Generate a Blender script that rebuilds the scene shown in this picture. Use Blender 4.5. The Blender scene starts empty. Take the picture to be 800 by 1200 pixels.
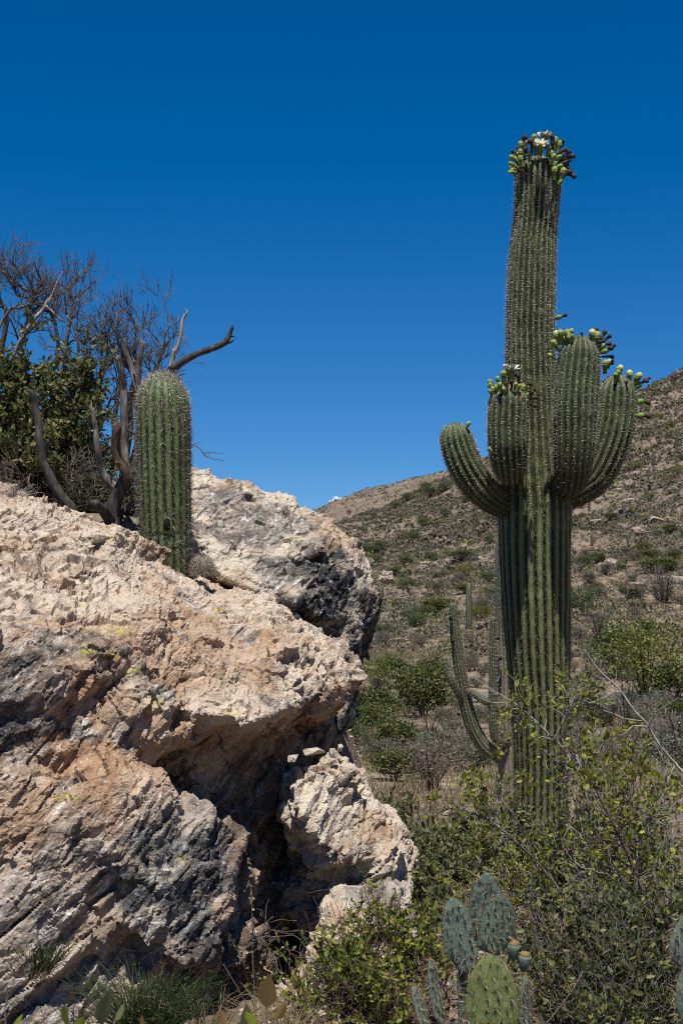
import bpy, bmesh, math
import numpy as np
from mathutils import Vector, Matrix

# ------------------------------------------------------------------ camera, sky, sun, exposure
SC = bpy.context.scene
COL = SC.collection
R = math.radians
CAMZ = 1.6
FPX = 50.0 / 36.0 * 1200.0

cam = bpy.data.cameras.new('camera')
camo = bpy.data.objects.new('camera', cam)
COL.objects.link(camo)
camo.location = (0, 0, CAMZ)
camo.rotation_euler = (R(90), 0, 0)
cam.lens = 50
cam.sensor_width = 36
cam.sensor_fit = 'AUTO'
cam.shift_y = 100.0 / 1200.0
cam.clip_start = 0.05
cam.clip_end = 20000
cam.dof.use_dof = True
cam.dof.focus_distance = 9.0
cam.dof.aperture_fstop = 14
SC.camera = camo

SUN_EL = R(69.5)
SUN_AZ = R(184)          # clockwise from +Y (view direction): behind the camera, to its left
world = bpy.data.worlds.new('World')
SC.world = world
world.use_nodes = True
wn = world.node_tree
wn.nodes.clear()
w_out = wn.nodes.new('ShaderNodeOutputWorld')
w_bg = wn.nodes.new('ShaderNodeBackground')
w_sky = wn.nodes.new('ShaderNodeTexSky')
w_sky.sky_type = 'NISHITA'
w_sky.sun_disc = False
w_sky.sun_elevation = SUN_EL
w_sky.sun_rotation = SUN_AZ
w_sky.altitude = 2500
w_sky.air_density = 0.9
w_sky.dust_density = 0.0
w_sky.ozone_density = 4.0
w_hs = wn.nodes.new('ShaderNodeHueSaturation')
w_hs.inputs['Saturation'].default_value = 1.22
w_hs.inputs['Value'].default_value = 0.95
w_bg.inputs['Strength'].default_value = 0.05
wn.links.new(w_sky.outputs[0], w_hs.inputs['Color'])
w_gain = wn.nodes.new('ShaderNodeVectorMath')      # the deep polarised blue of the desert sky
w_gain.operation = 'MULTIPLY_ADD'
w_gain.inputs[1].default_value = (0.95, 1.17, 1.42)
w_gain.inputs[2].default_value = (-0.42, 0.0, 0.35)
w_max = wn.nodes.new('ShaderNodeVectorMath')
w_max.operation = 'MAXIMUM'
w_max.inputs[1].default_value = (0.0, 0.0, 0.0)
wn.links.new(w_hs.outputs[0], w_gain.inputs[0])
wn.links.new(w_gain.outputs[0], w_max.inputs[0])
wn.links.new(w_max.outputs[0], w_bg.inputs['Color'])
wn.links.new(w_bg.outputs[0], w_out.inputs['Surface'])

sl = bpy.data.lights.new('sun', 'SUN')
sl.energy = 4.5
sl.angle = R(0.53)
sl.color = (1.0, 0.955, 0.88)
slo = bpy.data.objects.new('sun', sl)
COL.objects.link(slo)
sdir = Vector((math.sin(SUN_AZ) * math.cos(SUN_EL), math.cos(SUN_AZ) * math.cos(SUN_EL), math.sin(SUN_EL)))
slo.rotation_euler = sdir.to_track_quat('Z', 'Y').to_euler()
slo.location = (0, -5, 30)

SC.view_settings.view_transform = 'Standard'
SC.view_settings.look = 'None'
SC.view_settings.exposure = 0.48
SC.view_settings.gamma = 1.0
SC.view_settings.use_curve_mapping = False
SC.render.engine = 'CYCLES'
SC.cycles.use_denoising = False
SC.cycles.filter_width = 1.1
SC.cycles.sample_clamp_indirect = 4.0
SC.cycles.max_bounces = 6
SC.cycles.transparent_max_bounces = 4
SC.cycles.caustics_reflective = False
SC.cycles.caustics_refractive = False

RNG = np.random.default_rng(11)


def P(px, py, D):
    return np.array([(px - 400.0) / FPX * D, D, CAMZ + (700.0 - py) / FPX * D])


def PA(a):
    a = np.asarray(a, float)
    return np.stack([(a[:, 0] - 400.0) / FPX * a[:, 2], a[:, 2], CAMZ + (700.0 - a[:, 1]) / FPX * a[:, 2]], 1)


def nrm(v):
    return v / np.maximum(np.linalg.norm(v, axis=-1, keepdims=True), 1e-9)


# ------------------------------------------------------------------ noise in numpy
def _hash(ix, iy, iz, seed):
    h = (ix.astype(np.int64) * 374761393 + iy.astype(np.int64) * 668265263 + iz.astype(np.int64) * 2147483647 + seed * 974711) & 0xffffffff
    h = ((h ^ (h >> 13)) * 1274126177) & 0xffffffff
    h = ((h ^ (h >> 16)) * 2246822519) & 0xffffffff
    return (h ^ (h >> 15)) & 0xffffffff


def _h01(ix, iy, iz, seed):
    return _hash(ix, iy, iz, seed).astype(np.float64) / 4294967295.0


def vnoise(p, seed=0):
    i = np.floor(p).astype(np.int64)
    f = p - i
    u = f * f * f * (f * (f * 6 - 15) + 10)
    out = 0
    for dx in (0, 1):
        wx = u[:, 0] if dx else 1 - u[:, 0]
        for dy in (0, 1):
            wy = u[:, 1] if dy else 1 - u[:, 1]
            for dz in (0, 1):
                wz = u[:, 2] if dz else 1 - u[:, 2]
                out = out + wx * wy * wz * _h01(i[:, 0] + dx, i[:, 1] + dy, i[:, 2] + dz, seed)
    return out * 2 - 1


def fbm(p, octv=4, seed=0, gain=0.5, ridged=False):
    a, s, t = 1.0, 0.0, 0.0
    rot = np.array([[0.8, 0.6, 0], [-0.48, 0.64, 0.6], [0.36, -0.48, 0.8]])
    q = p
    for k in range(octv):
        n = vnoise(q, seed + k * 17)
        s = s + a * ((1 - 2 * np.abs(n)) if ridged else n)
        t += a
        a *= gain
        q = q @ rot.T * 2.03
    return s / t


def facet(p, seed=0, tilt=0.9):
    """broken-block relief: every Voronoi cell is a tilted plane of its own; returns height and distance to the crack"""
    i = np.floor(p).astype(np.int64)
    n = len(p)
    best = np.full(n, 1e9)
    sec = np.full(n, 1e9)
    bc = np.zeros((n, 3))
    bi = np.zeros((n, 3), np.int64)
    for dx in (-1, 0, 1):
        for dy in (-1, 0, 1):
            for dz in (-1, 0, 1):
                c = i + np.array([dx, dy, dz])
                pt = np.stack([c[:, 0] + _h01(c[:, 0], c[:, 1], c[:, 2], seed), c[:, 1] + _h01(c[:, 0], c[:, 1], c[:, 2], seed + 1),
                               c[:, 2] + _h01(c[:, 0], c[:, 1], c[:, 2], seed + 2)], 1)
                d = ((p - pt) ** 2).sum(1)
                m = d < best
                sec = np.where(m, best, np.minimum(sec, d))
                best = np.where(m, d, best)
                bc[m] = pt[m]
                bi[m] = c[m]
    r = [_h01(bi[:, 0], bi[:, 1], bi[:, 2], seed + 5 + k) * 2 - 1 for k in range(4)]
    loc = p - bc
    h = 0.5 * r[0] + tilt * (loc[:, 0] * r[1] + loc[:, 1] * r[2] + loc[:, 2] * r[3])
    return h, np.sqrt(sec) - np.sqrt(best)


def sstep(a, b, x):
    t = np.clip((x - a) / (b - a), 0, 1)
    return t * t * (3 - 2 * t)


# ------------------------------------------------------------------ mesh building
class MB:
    """collects vertices and faces; build() links them as one mesh object"""

    def __init__(s):
        s.v, s.f, s.n, s.a = [], [], 0, []

    def add(s, V, F, mi=0, att=0.0):
        V = np.asarray(V, float).reshape(-1, 3)
        F = np.asarray(F, np.int64)
        s.v.append(V)
        s.f.append((F + s.n, mi))
        s.a.append(np.broadcast_to(np.asarray(att, float), (len(V),)) if np.ndim(att) < 2 else att)
        s.n += len(V)
        return s

    def build(s, name, mats, parent=None, origin=None, smooth=True, attr=None):
        V = np.concatenate(s.v) if s.v else np.zeros((0, 3))
        if origin is not None:
            V = V - np.asarray(origin)
        elif parent is not None:
            V = V - np.asarray(parent['_o'])
        me = bpy.data.meshes.new(name)
        tot = sum(len(f) for f, _ in s.f)
        loops = np.concatenate([f.ravel() for f, _ in s.f]).astype(np.int32)
        lt = np.concatenate([np.full(len(f), f.shape[1], np.int32) for f, _ in s.f])
        ls = np.concatenate([[0], np.cumsum(lt)[:-1]]).astype(np.int32)
        mi = np.concatenate([np.full(len(f), m, np.int32) for f, m in s.f])
        me.vertices.add(len(V))
        me.vertices.foreach_set('co', V.astype(np.float32).ravel())
        me.loops.add(len(loops))
        me.loops.foreach_set('vertex_index', loops)
        me.polygons.add(tot)
        me.polygons.foreach_set('loop_start', ls)
        me.polygons.foreach_set('loop_total', lt)
        me.polygons.foreach_set('material_index', mi)
        me.polygons.foreach_set('use_smooth', np.full(tot, smooth, bool))
        me.update(calc_edges=True)
        if attr:
            at = me.attributes.new(attr, 'FLOAT', 'POINT')
            at.data.foreach_set('value', np.concatenate(s.a).astype(np.float32))
        for m in (mats if isinstance(mats, (list, tuple)) else [mats]):
            me.materials.append(m)
        o = bpy.data.objects.new(name, me)
        COL.objects.link(o)
        if parent is not None:
            o.parent = parent
        elif origin is not None:
            o.location = origin
        return o


def tag(o, label, cat, group=None, kind=None):
    if label:
        o['label'] = label
    if cat:
        o['category'] = cat
    if group:
        o['group'] = group
    if kind:
        o['kind'] = kind
    return o


def thing(name, label, cat, loc, group=None):
    o = bpy.data.objects.new(name, None)
    COL.objects.link(o)
    o.location = [float(c) for c in loc]
    o['_o'] = [float(c) for c in loc]
    o.empty_display_size = 0.1
    return tag(o, label, cat, group)


def dup(root, loc, rz, scale, label, group=None):
    r = root.copy()
    COL.objects.link(r)
    r.location = [float(c) for c in loc]
    r.rotation_euler = (0, 0, rz)
    r.scale = scale
    r['label'] = label
    if group:
        r['group'] = group
    for ch in list(root.children):
        c = ch.copy()
        COL.objects.link(c)
        c.parent = r
    return r


def frames(path):
    """path (...,n,3) -> tangents and two normals"""
    t = np.gradient(path, axis=-2)
    t = nrm(t)
    ref = np.zeros_like(t)
    m = np.abs(t[..., 0:1, 2:3]).repeat(t.shape[-2], -2)[..., 0] < 0.8
    mean = nrm(t.mean(-2, keepdims=True))
    use_z = np.abs(mean[..., 2]) < 0.75
    ref = np.where(use_z[..., None], np.array([0, 0, 1.0]), np.array([0.31, 0.95, 0.05]))
    ref = np.broadcast_to(ref, t.shape)
    u = nrm(np.cross(ref, t))
    w = np.cross(t, u)
    return t, u, w


def tubes(mb, paths, radii, sides=5, mi=0, cap=True, att=0.0, wob=0.0, flute=0.0):
    """paths (M,n,3), radii (M,n)"""
    paths = np.asarray(paths, float)
    if paths.ndim == 2:
        paths = paths[None]
        radii = np.asarray(radii, float)[None]
    M, n, _ = paths.shape
    if M == 0:
        return
    t, u, w = frames(paths)
    ang = np.arange(sides) * 2 * np.pi / sides
    rr = radii[..., None]
    if flute:
        f0 = RNG.uniform(0, 6.28, 3)
        tw = np.linspace(0, RNG.uniform(-2, 2), n)[None, :, None]
        rr = rr * (1 + flute * (0.6 * np.sin(2 * ang[None, None] + f0[0] + tw) + 0.6 * np.sin(5 * ang[None, None] + f0[1] + 1.6 * tw) + 0.35 * np.sin(9 * ang[None, None] + f0[2] + 2 * tw)))
    if wob:
        rr = rr * (1 + wob * RNG.uniform(-1, 1, (M, n, sides)))
    ring = paths[:, :, None, :] + rr[..., None] * (np.cos(ang)[None, None, :, None] * u[:, :, None, :] + np.sin(ang)[None, None, :, None] * w[:, :, None, :])
    V = ring.reshape(-1, 3)
    base = (np.arange(M) * n * sides)[:, None, None]
    i = (np.arange(n - 1) * sides)[None, :, None]
    j = np.arange(sides)[None, None, :]
    j2 = (j + 1) % sides
    F = np.stack([base + i + j, base + i + j2, base + i + sides + j2, base + i + sides + j], -1).reshape(-1, 4)
    mb.add(V, F, mi, att)
    if cap:
        k = np.arange(M)[:, None] * n * sides
        capf = k + (n - 1) * sides + np.arange(sides)[None, :]
        mb.f.append((capf + (mb.n - len(V)), mi))
        capb = k + np.arange(sides)[::-1][None, :]
        mb.f.append((capb + (mb.n - len(V)), mi))


def spline(pts, n):
    """Catmull-Rom through pts (k,c) at n samples"""
    p = np.asarray(pts, float)
    k = len(p)
    if k == 2:
        s = np.linspace(0, 1, n)[:, None]
        return p[0] * (1 - s) + p[1] * s
    q = np.vstack([2 * p[0] - p[1], p, 2 * p[-1] - p[-2]])
    x = np.linspace(0, k - 1, n)
    i = np.minimum(x.astype(int), k - 2)
    f = (x - i)[:, None]
    a, b, c, d = q[i], q[i + 1], q[i + 2], q[i + 3]
    return 0.5 * ((2 * b) + (-a + c) * f + (2 * a - 5 * b + 4 * c - d) * f ** 2 + (-a + 3 * b - 3 * c + d) * f ** 3)


def grow(parents, prad, kids, length, n=5, spread=(0.5, 1.1), up=0.15, wander=0.25, rratio=0.55, tip=0.35, frm=0.2, seed=0, lvar=0.4):
    """children twigs from parent polylines: (M,n,3) -> (M*kids,n,3)"""
    g = np.random.default_rng(seed)
    M, m, _ = parents.shape
    K = M * kids
    par = np.repeat(np.arange(M), kids)
    tt = g.uniform(frm, 0.98, K) * (m - 1)
    i = np.minimum(tt.astype(int), m - 2)
    f = (tt - i)[:, None]
    st = parents[par, i] * (1 - f) + parents[par, i + 1] * f
    tan = nrm(parents[par, i + 1] - parents[par, i])
    r0 = (prad[par, i] * (1 - f[:, 0]) + prad[par, i + 1] * f[:, 0]) * rratio
    rnd = nrm(g.normal(size=(K, 3)))
    side = nrm(rnd - (rnd * tan).sum(1, keepdims=True) * tan)
    a = g.uniform(spread[0], spread[1], K)[:, None]
    d = nrm(np.cos(a) * tan + np.sin(a) * side + np.array([0, 0, up]))
    L = length * (1 + g.uniform(-lvar, lvar, K)) * (1.15 - 0.5 * tt / (m - 1))
    out = np.zeros((K, n, 3))
    out[:, 0] = st
    for s in range(1, n):
        d = nrm(d + wander * g.normal(size=(K, 3)) + np.array([0, 0, up * 0.3]))
        out[:, s] = out[:, s - 1] + d * (L / (n - 1))[:, None]
    rad = r0[:, None] * np.linspace(1, tip, n)[None]
    return out, rad


def along(paths, per, seed=0, frm=0.15):
    g = np.random.default_rng(seed)
    M, m, _ = paths.shape
    par = np.repeat(np.arange(M), per)
    tt = g.uniform(frm, 1.0, len(par)) * (m - 1)
    i = np.minimum(tt.astype(int), m - 2)
    f = (tt - i)[:, None]
    return paths[par, i] * (1 - f) + paths[par, i + 1] * f, nrm(paths[par, i + 1] - paths[par, i])


def leaves(mb, pos, dirs, size, width=0.45, fold=0.25, mi=0, seed=0, att=0.0, up=0.0):
    """oval folded leaves, two quads each"""
    g = np.random.default_rng(seed)
    n = len(pos)
    d = nrm(dirs + np.array([0, 0, up]))
    rnd = nrm(g.normal(size=(n, 3)))
    s = nrm(rnd - (rnd * d).sum(1, keepdims=True) * d)
    up_ = np.cross(s, d)
    L = np.broadcast_to(size, (n,))[:, None] * g.uniform(0.65, 1.3, (n, 1))
    W = L * width * 0.5
    curl = g.uniform(-0.12, 0.12, (n, 1)) * L
    b = pos
    tip = pos + d * L + up_ * curl * 1.5
    l1 = pos + d * L * 0.3 + s * W * 0.95 + up_ * W * fold
    l2 = pos + d * L * 0.7 + s * W * 0.8 + up_ * (W * fold + curl)
    r1 = pos + d * L * 0.3 - s * W * 0.95 + up_ * W * fold
    r2 = pos + d * L * 0.7 - s * W * 0.8 + up_ * (W * fold + curl)
    V = np.stack([b, l1, l2, tip, r2, r1], 1).reshape(-1, 3)
    k = (np.arange(n) * 6)[:, None]
    F = np.concatenate([k + np.array([0, 3, 2, 1]), k + np.array([0, 5, 4, 3])])
    a = np.repeat(np.broadcast_to(att, (n,)), 6)
    mb.add(V, F, mi, a)


def spikes(mb, pos, dirs, length, width, mi=0, seed=0, att=0.0):
    """thin three-sided needles"""
    g = np.random.default_rng(seed)
    n = len(pos)
    d = nrm(dirs)
    rnd = nrm(g.normal(size=(n, 3)))
    s = nrm(rnd - (rnd * d).sum(1, keepdims=True) * d)
    s2 = np.cross(d, s)
    L = np.broadcast_to(length, (n,))[:, None]
    w = np.broadcast_to(width, (n,))[:, None] * 0.5
    V = np.stack([pos + s * w, pos - 0.5 * s * w + 0.87 * s2 * w, pos - 0.5 * s * w - 0.87 * s2 * w, pos + d * L], 1).reshape(-1, 3)
    k = (np.arange(n) * 4)[:, None]
    F = np.concatenate([k + np.array([0, 1, 3]), k + np.array([1, 2, 3]), k + np.array([2, 0, 3])])
    mb.add(V, F, mi, np.repeat(np.broadcast_to(att, (n,)), 4))


def lathe(mb, base, axis, prof, sides=8, mi=0):
    """prof: (s along axis, radius)"""
    axis = nrm(np.asarray(axis, float))
    ref = np.array([0, 0, 1.0]) if abs(axis[2]) < 0.8 else np.array([1.0, 0, 0])
    u = nrm(np.cross(ref, axis))
    w = np.cross(axis, u)
    a = np.arange(sides) * 2 * np.pi / sides
    pr = np.asarray(prof, float)
    V = (np.asarray(base) + pr[:, 0, None, None] * axis + pr[:, 1, None, None] * (np.cos(a)[None, :, None] * u + np.sin(a)[None, :, None] * w)).reshape(-1, 3)
    n = len(pr)
    i = (np.arange(n - 1) * sides)[:, None]
    j = np.arange(sides)[None]
    j2 = (j + 1) % sides
    F = np.stack([i + j, i + j2, i + sides + j2, i + sides + j], -1).reshape(-1, 4)
    mb.add(V, F, mi)
    mb.f.append((np.array([np.arange(sides)]) + (n - 1) * sides + mb.n - len(V), mi))


# ------------------------------------------------------------------ materials
def new_mat(name):
    m = bpy.data.materials.new(name)
    m.use_nodes = True
    nt = m.node_tree
    nt.nodes.clear()
    out = nt.nodes.new('ShaderNodeOutputMaterial')
    bs = nt.nodes.new('ShaderNodeBsdfPrincipled')
    nt.links.new(bs.outputs[0], out.inputs[0])
    bs.inputs['Specular IOR Level'].default_value = 0.25
    return m, nt, bs, out


class NT:
    """short node-graph helpers"""

    def __init__(s, nt):
        s.t = nt

    def n(s, typ, **kw):
        nd = s.t.nodes.new('ShaderNode' + typ)
        for k, v in kw.items():
            setattr(nd, k, v)
        return nd

    def l(s, a, b):
        s.t.links.new(a, b)

    def noise(s, vec, scale, detail=6, rough=0.6, dist=0.0):
        nd = s.n('TexNoise')
        nd.inputs['Scale'].default_value = scale
        nd.inputs['Detail'].default_value = detail
        nd.inputs['Roughness'].default_value = rough
        nd.inputs['Distortion'].default_value = dist
        if vec is not None:
            s.l(vec, nd.inputs['Vector'])
        return nd.outputs['Fac']

    def ramp(s, fac, stops, interp='LINEAR'):
        nd = s.n('ValToRGB')
        cr = nd.color_ramp
        cr.interpolation = interp
        while len(cr.elements) < len(stops):
            cr.elements.new(0.5)
        for e, (p, c) in zip(cr.elements, stops):
            e.position = p
            e.color = (c[0], c[1], c[2], 1) if hasattr(c, '__len__') else (c, c, c, 1)
        s.l(fac, nd.inputs[0])
        return nd.outputs[0]

    def mix(s, fac, a, b, mode='MIX'):
        nd = s.n('Mix', data_type='RGBA', blend_type=mode)
        for sock, v in ((nd.inputs[0], fac), (nd.inputs[6], a), (nd.inputs[7], b)):
            if hasattr(v, 'is_output') or hasattr(v, 'links'):
                s.l(v, sock)
            elif hasattr(v, '__len__'):
                sock.default_value = (v[0], v[1], v[2], 1)
            else:
                sock.default_value = v
        return nd.outputs[2]

    def math(s, op, a, b=None, clamp=False):
        nd = s.n('Math', operation=op, use_clamp=clamp)
        for sock, v in zip(nd.inputs, (a, b)):
            if v is None:
                continue
            if hasattr(v, 'links'):
                s.l(v, sock)
            else:
                sock.default_value = v
        return nd.outputs[0]

    def attr(s, name):
        nd = s.n('Attribute', attribute_name=name)
        return nd.outputs['Fac']

    def bump(s, h, strength, dist, normal=None):
        nd = s.n('Bump')
        nd.inputs['Strength'].default_value = strength
        nd.inputs['Distance'].default_value = dist
        s.l(h, nd.inputs['Height'])
        if normal is not None:
            s.l(normal, nd.inputs['Normal'])
        return nd.outputs[0]


def leaf_mat(name, cols, trans=0.3, rough=0.5, spec=0.3):
    m, nt, bs, out = new_mat(name)
    g = NT(nt)
    geo = g.n('NewGeometry')
    n = len(cols)
    c = g.ramp(geo.outputs['Random Per Island'], [(i / max(n - 1, 1), col) for i, col in enumerate(cols)])
    bs.inputs['Roughness'].default_value = rough
    bs.inputs['Specular IOR Level'].default_value = spec
    g.l(c, bs.inputs['Base Color'])
    if trans:
        tr = g.n('BsdfTranslucent')
        g.l(c, tr.inputs['Color'])
        mx = g.n('MixShader')
        mx.inputs[0].default_value = trans
        g.l(bs.outputs[0], mx.inputs[1])
        g.l(tr.outputs[0], mx.inputs[2])
        g.l(mx.outputs[0], out.inputs[0])
    return m


def bark_mat(name, c1, c2, c3, scale=30.0, stretch=(1, 1, 0.25)):
    m, nt, bs, out = new_mat(name)
    g = NT(nt)
    tc = g.n('TexCoord')
    mp = g.n('Mapping')
    mp.inputs['Scale'].default_value = stretch
    g.l(tc.outputs['Object'], mp.inputs[0])
    a = g.noise(mp.outputs[0], scale, 5, 0.65)
    b = g.noise(tc.outputs['Object'], scale * 0.2, 3)
    c = g.ramp(a, [(0.32, c1), (0.52, c2), (0.7, c3)])
    c = g.mix(g.math('MULTIPLY', b, 0.6), c, g.mix(0.5, c, c1))
    g.l(c, bs.inputs['Base Color'])
    bs.inputs['Roughness'].default_value = 0.85
    g.l(g.bump(a, 0.6, 0.01), bs.inputs['Normal'])
    return m


def flat_mat(name, col, rough=0.7, var=0.25, scale=40):
    m, nt, bs, out = new_mat(name)
    g = NT(nt)
    tc = g.n('TexCoord')
    a = g.noise(tc.outputs['Object'], scale, 4)
    c = g.ramp(a, [(0.3, tuple(x * (1 - var) for x in col)), (0.7, tuple(min(1, x * (1 + var)) for x in col))])
    g.l(c, bs.inputs['Base Color'])
    bs.inputs['Roughness'].default_value = rough
    return m


FT = nrm(np.array([-0.76, 0.10, -0.64]))       # along the rock's layers
FN = nrm(np.array([-0.60, -0.25, 0.76]))       # across the layers
FN = nrm(FN - FN.dot(FT) * FT)
FB = np.cross(FN, FT)
FM = np.stack([FT, FB, FN])


def rock_mat(name, pale=(0.50, 0.415, 0.325), tan=(0.40, 0.28, 0.185), brown=(0.26, 0.155, 0.085)):
    m, nt, bs, out = new_mat(name)
    g = NT(nt)
    tc = g.n('TexCoord')
    ob = tc.outputs['Object']
    mp = g.n('Mapping', vector_type='TEXTURE')            # foliation: squeezed across the layers
    mp.inputs['Rotation'].default_value = Matrix(FM.T.tolist()).to_euler()
    mp.inputs['Scale'].default_value = (1.0, 0.8, 0.24)
    g.l(ob, mp.inputs[0])
    fo = mp.outputs[0]
    n1 = g.noise(fo, 1.3, 6, 0.6, 0.4)
    n2 = g.noise(ob, 5.0, 8, 0.7)
    n3 = g.noise(fo, 7.0, 9, 0.75, 0.3)
    n4 = g.noise(ob, 28.0, 6, 0.75)
    sp = g.noise(ob, 110.0, 3, 0.8)
    n1 = g.math('ADD', g.math('MULTIPLY', n1, 0.45), g.math('MULTIPLY', g.noise(ob, 3.2, 9, 0.75), 0.55))
    c = g.ramp(n1, [(0.32, brown), (0.41, tan), (0.49, pale), (0.70, tuple(min(1, x * 1.15) for x in pale))])
    c = g.mix(g.ramp(n2, [(0.54, 0.0), (0.62, 0.8)]), c, tuple(min(1, x * 1.12) for x in pale))
    c = g.mix(g.ramp(n2, [(0.36, 0.75), (0.43, 0.0)]), c, tan)
    # region masks carried by the mesh
    c = g.mix(g.math('MULTIPLY', g.attr('ochre'), g.ramp(n2, [(0.42, 1.0), (0.60, 0.55)])), c, g.ramp(n3, [(0.38, (0.16, 0.085, 0.042)), (0.50, (0.32, 0.185, 0.098)), (0.62, (0.46, 0.31, 0.195))]))  # ochre stain, also darkened to imitate grazing light below the lip
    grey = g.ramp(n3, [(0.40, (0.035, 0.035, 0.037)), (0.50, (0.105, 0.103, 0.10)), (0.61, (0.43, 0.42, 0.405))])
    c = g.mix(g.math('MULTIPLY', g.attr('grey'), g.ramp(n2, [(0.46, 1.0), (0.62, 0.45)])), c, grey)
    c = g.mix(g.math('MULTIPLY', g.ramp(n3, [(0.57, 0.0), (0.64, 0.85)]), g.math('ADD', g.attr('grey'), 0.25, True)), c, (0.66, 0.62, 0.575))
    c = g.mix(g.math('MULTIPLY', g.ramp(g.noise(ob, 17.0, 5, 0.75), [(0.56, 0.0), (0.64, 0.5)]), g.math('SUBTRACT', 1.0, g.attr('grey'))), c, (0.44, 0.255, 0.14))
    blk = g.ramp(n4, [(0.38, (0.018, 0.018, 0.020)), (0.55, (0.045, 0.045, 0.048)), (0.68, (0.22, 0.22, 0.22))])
    c = g.mix(g.math('MULTIPLY', g.attr('varnish_shade'), g.ramp(n2, [(0.48, 1.0), (0.60, 0.2)])), c, blk)
    ylw = g.math('MULTIPLY', g.attr('lichen'), g.ramp(g.noise(ob, 34, 6, 0.8), [(0.50, 0.0), (0.55, 0.9)]))
    c = g.mix(ylw, c, (0.46, 0.38, 0.04))
    c = g.mix(g.ramp(n3, [(0.32, 0.8), (0.37, 0.0)]), c, (0.085, 0.065, 0.055))
    c = g.mix(g.math('MULTIPLY', g.attr('crack'), 0.75), c, (0.075, 0.055, 0.042))
    c = g.mix(g.ramp(n4, [(0.33, 0.7), (0.385, 0.0)]), c, (0.14, 0.092, 0.064))
    c = g.mix(g.ramp(n4, [(0.60, 0.0), (0.66, 0.5)]), c, (0.78, 0.72, 0.65))
    c = g.mix(g.ramp(sp, [(0.31, 0.6), (0.38, 0.0)]), c, (0.09, 0.07, 0.06))
    c = g.mix(g.ramp(sp, [(0.60, 0.0), (0.68, 0.5)]), c, (0.80, 0.75, 0.69))
    g.l(c, bs.inputs['Base Color'])
    bs.inputs['Roughness'].default_value = 0.9
    bs.inputs['Specular IOR Level'].default_value = 0.2
    b1 = g.bump(n3, 0.4, 0.03)
    b1 = g.bump(g.noise(ob, 13.0, 5, 0.7), 0.4, 0.04, b1)
    b2 = g.bump(n4, 0.55, 0.02, b1)
    b3 = g.bump(sp, 0.3, 0.005, b2)
    g.l(b3, bs.inputs['Normal'])
    return m


def skin_mat(name, valley, ridge, scar, old=None, e0=0.28, e1=0.60):
    """cactus skin: 'rib' attribute is 1 on the ribs' crests, 0 in the grooves; 'old' is the corky lower part"""
    m, nt, bs, out = new_mat(name)
    g = NT(nt)
    tc = g.n('TexCoord')
    ob = tc.outputs['Object']
    a = g.attr('rib')
    n1 = g.noise(ob, 7, 6, 0.65)
    a = g.math('ADD', a, g.math('MULTIPLY', g.math('SUBTRACT', g.noise(ob, 32, 5, 0.7), 0.5), 0.55))
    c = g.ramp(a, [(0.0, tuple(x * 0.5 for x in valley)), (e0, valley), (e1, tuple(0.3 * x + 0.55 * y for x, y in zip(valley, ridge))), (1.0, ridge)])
    mp = g.n('Mapping')
    mp.inputs['Scale'].default_value = (1, 1, 7)
    g.l(ob, mp.inputs[0])
    nb = g.noise(mp.outputs[0], 3.0, 4, 0.6)
    c = g.mix(g.ramp(nb, [(0.40, 0.0), (0.68, 0.45)]), c, tuple(x * 0.55 for x in ridge))
    c = g.mix(g.ramp(n1, [(0.50, 0.0), (0.75, 0.5)]), c, tuple(x * 1.25 for x in ridge))
    c = g.mix(g.ramp(g.noise(ob, 22, 5, 0.7), [(0.59, 0.0), (0.67, 0.65)]), c, scar)
    if old:
        oa = g.attr('old')
        c = g.mix(g.math('MULTIPLY', oa, g.ramp(n1, [(0.3, 1.0), (0.7, 0.75)])), c, old)
    g.l(c, bs.inputs['Base Color'])
    bs.inputs['Roughness'].default_value = 0.55
    bs.inputs['Specular IOR Level'].default_value = 0.3
    g.l(g.bump(g.noise(mp.outputs[0], 18, 4, 0.6), 0.35, 0.006), bs.inputs['Normal'])
    return m


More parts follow.
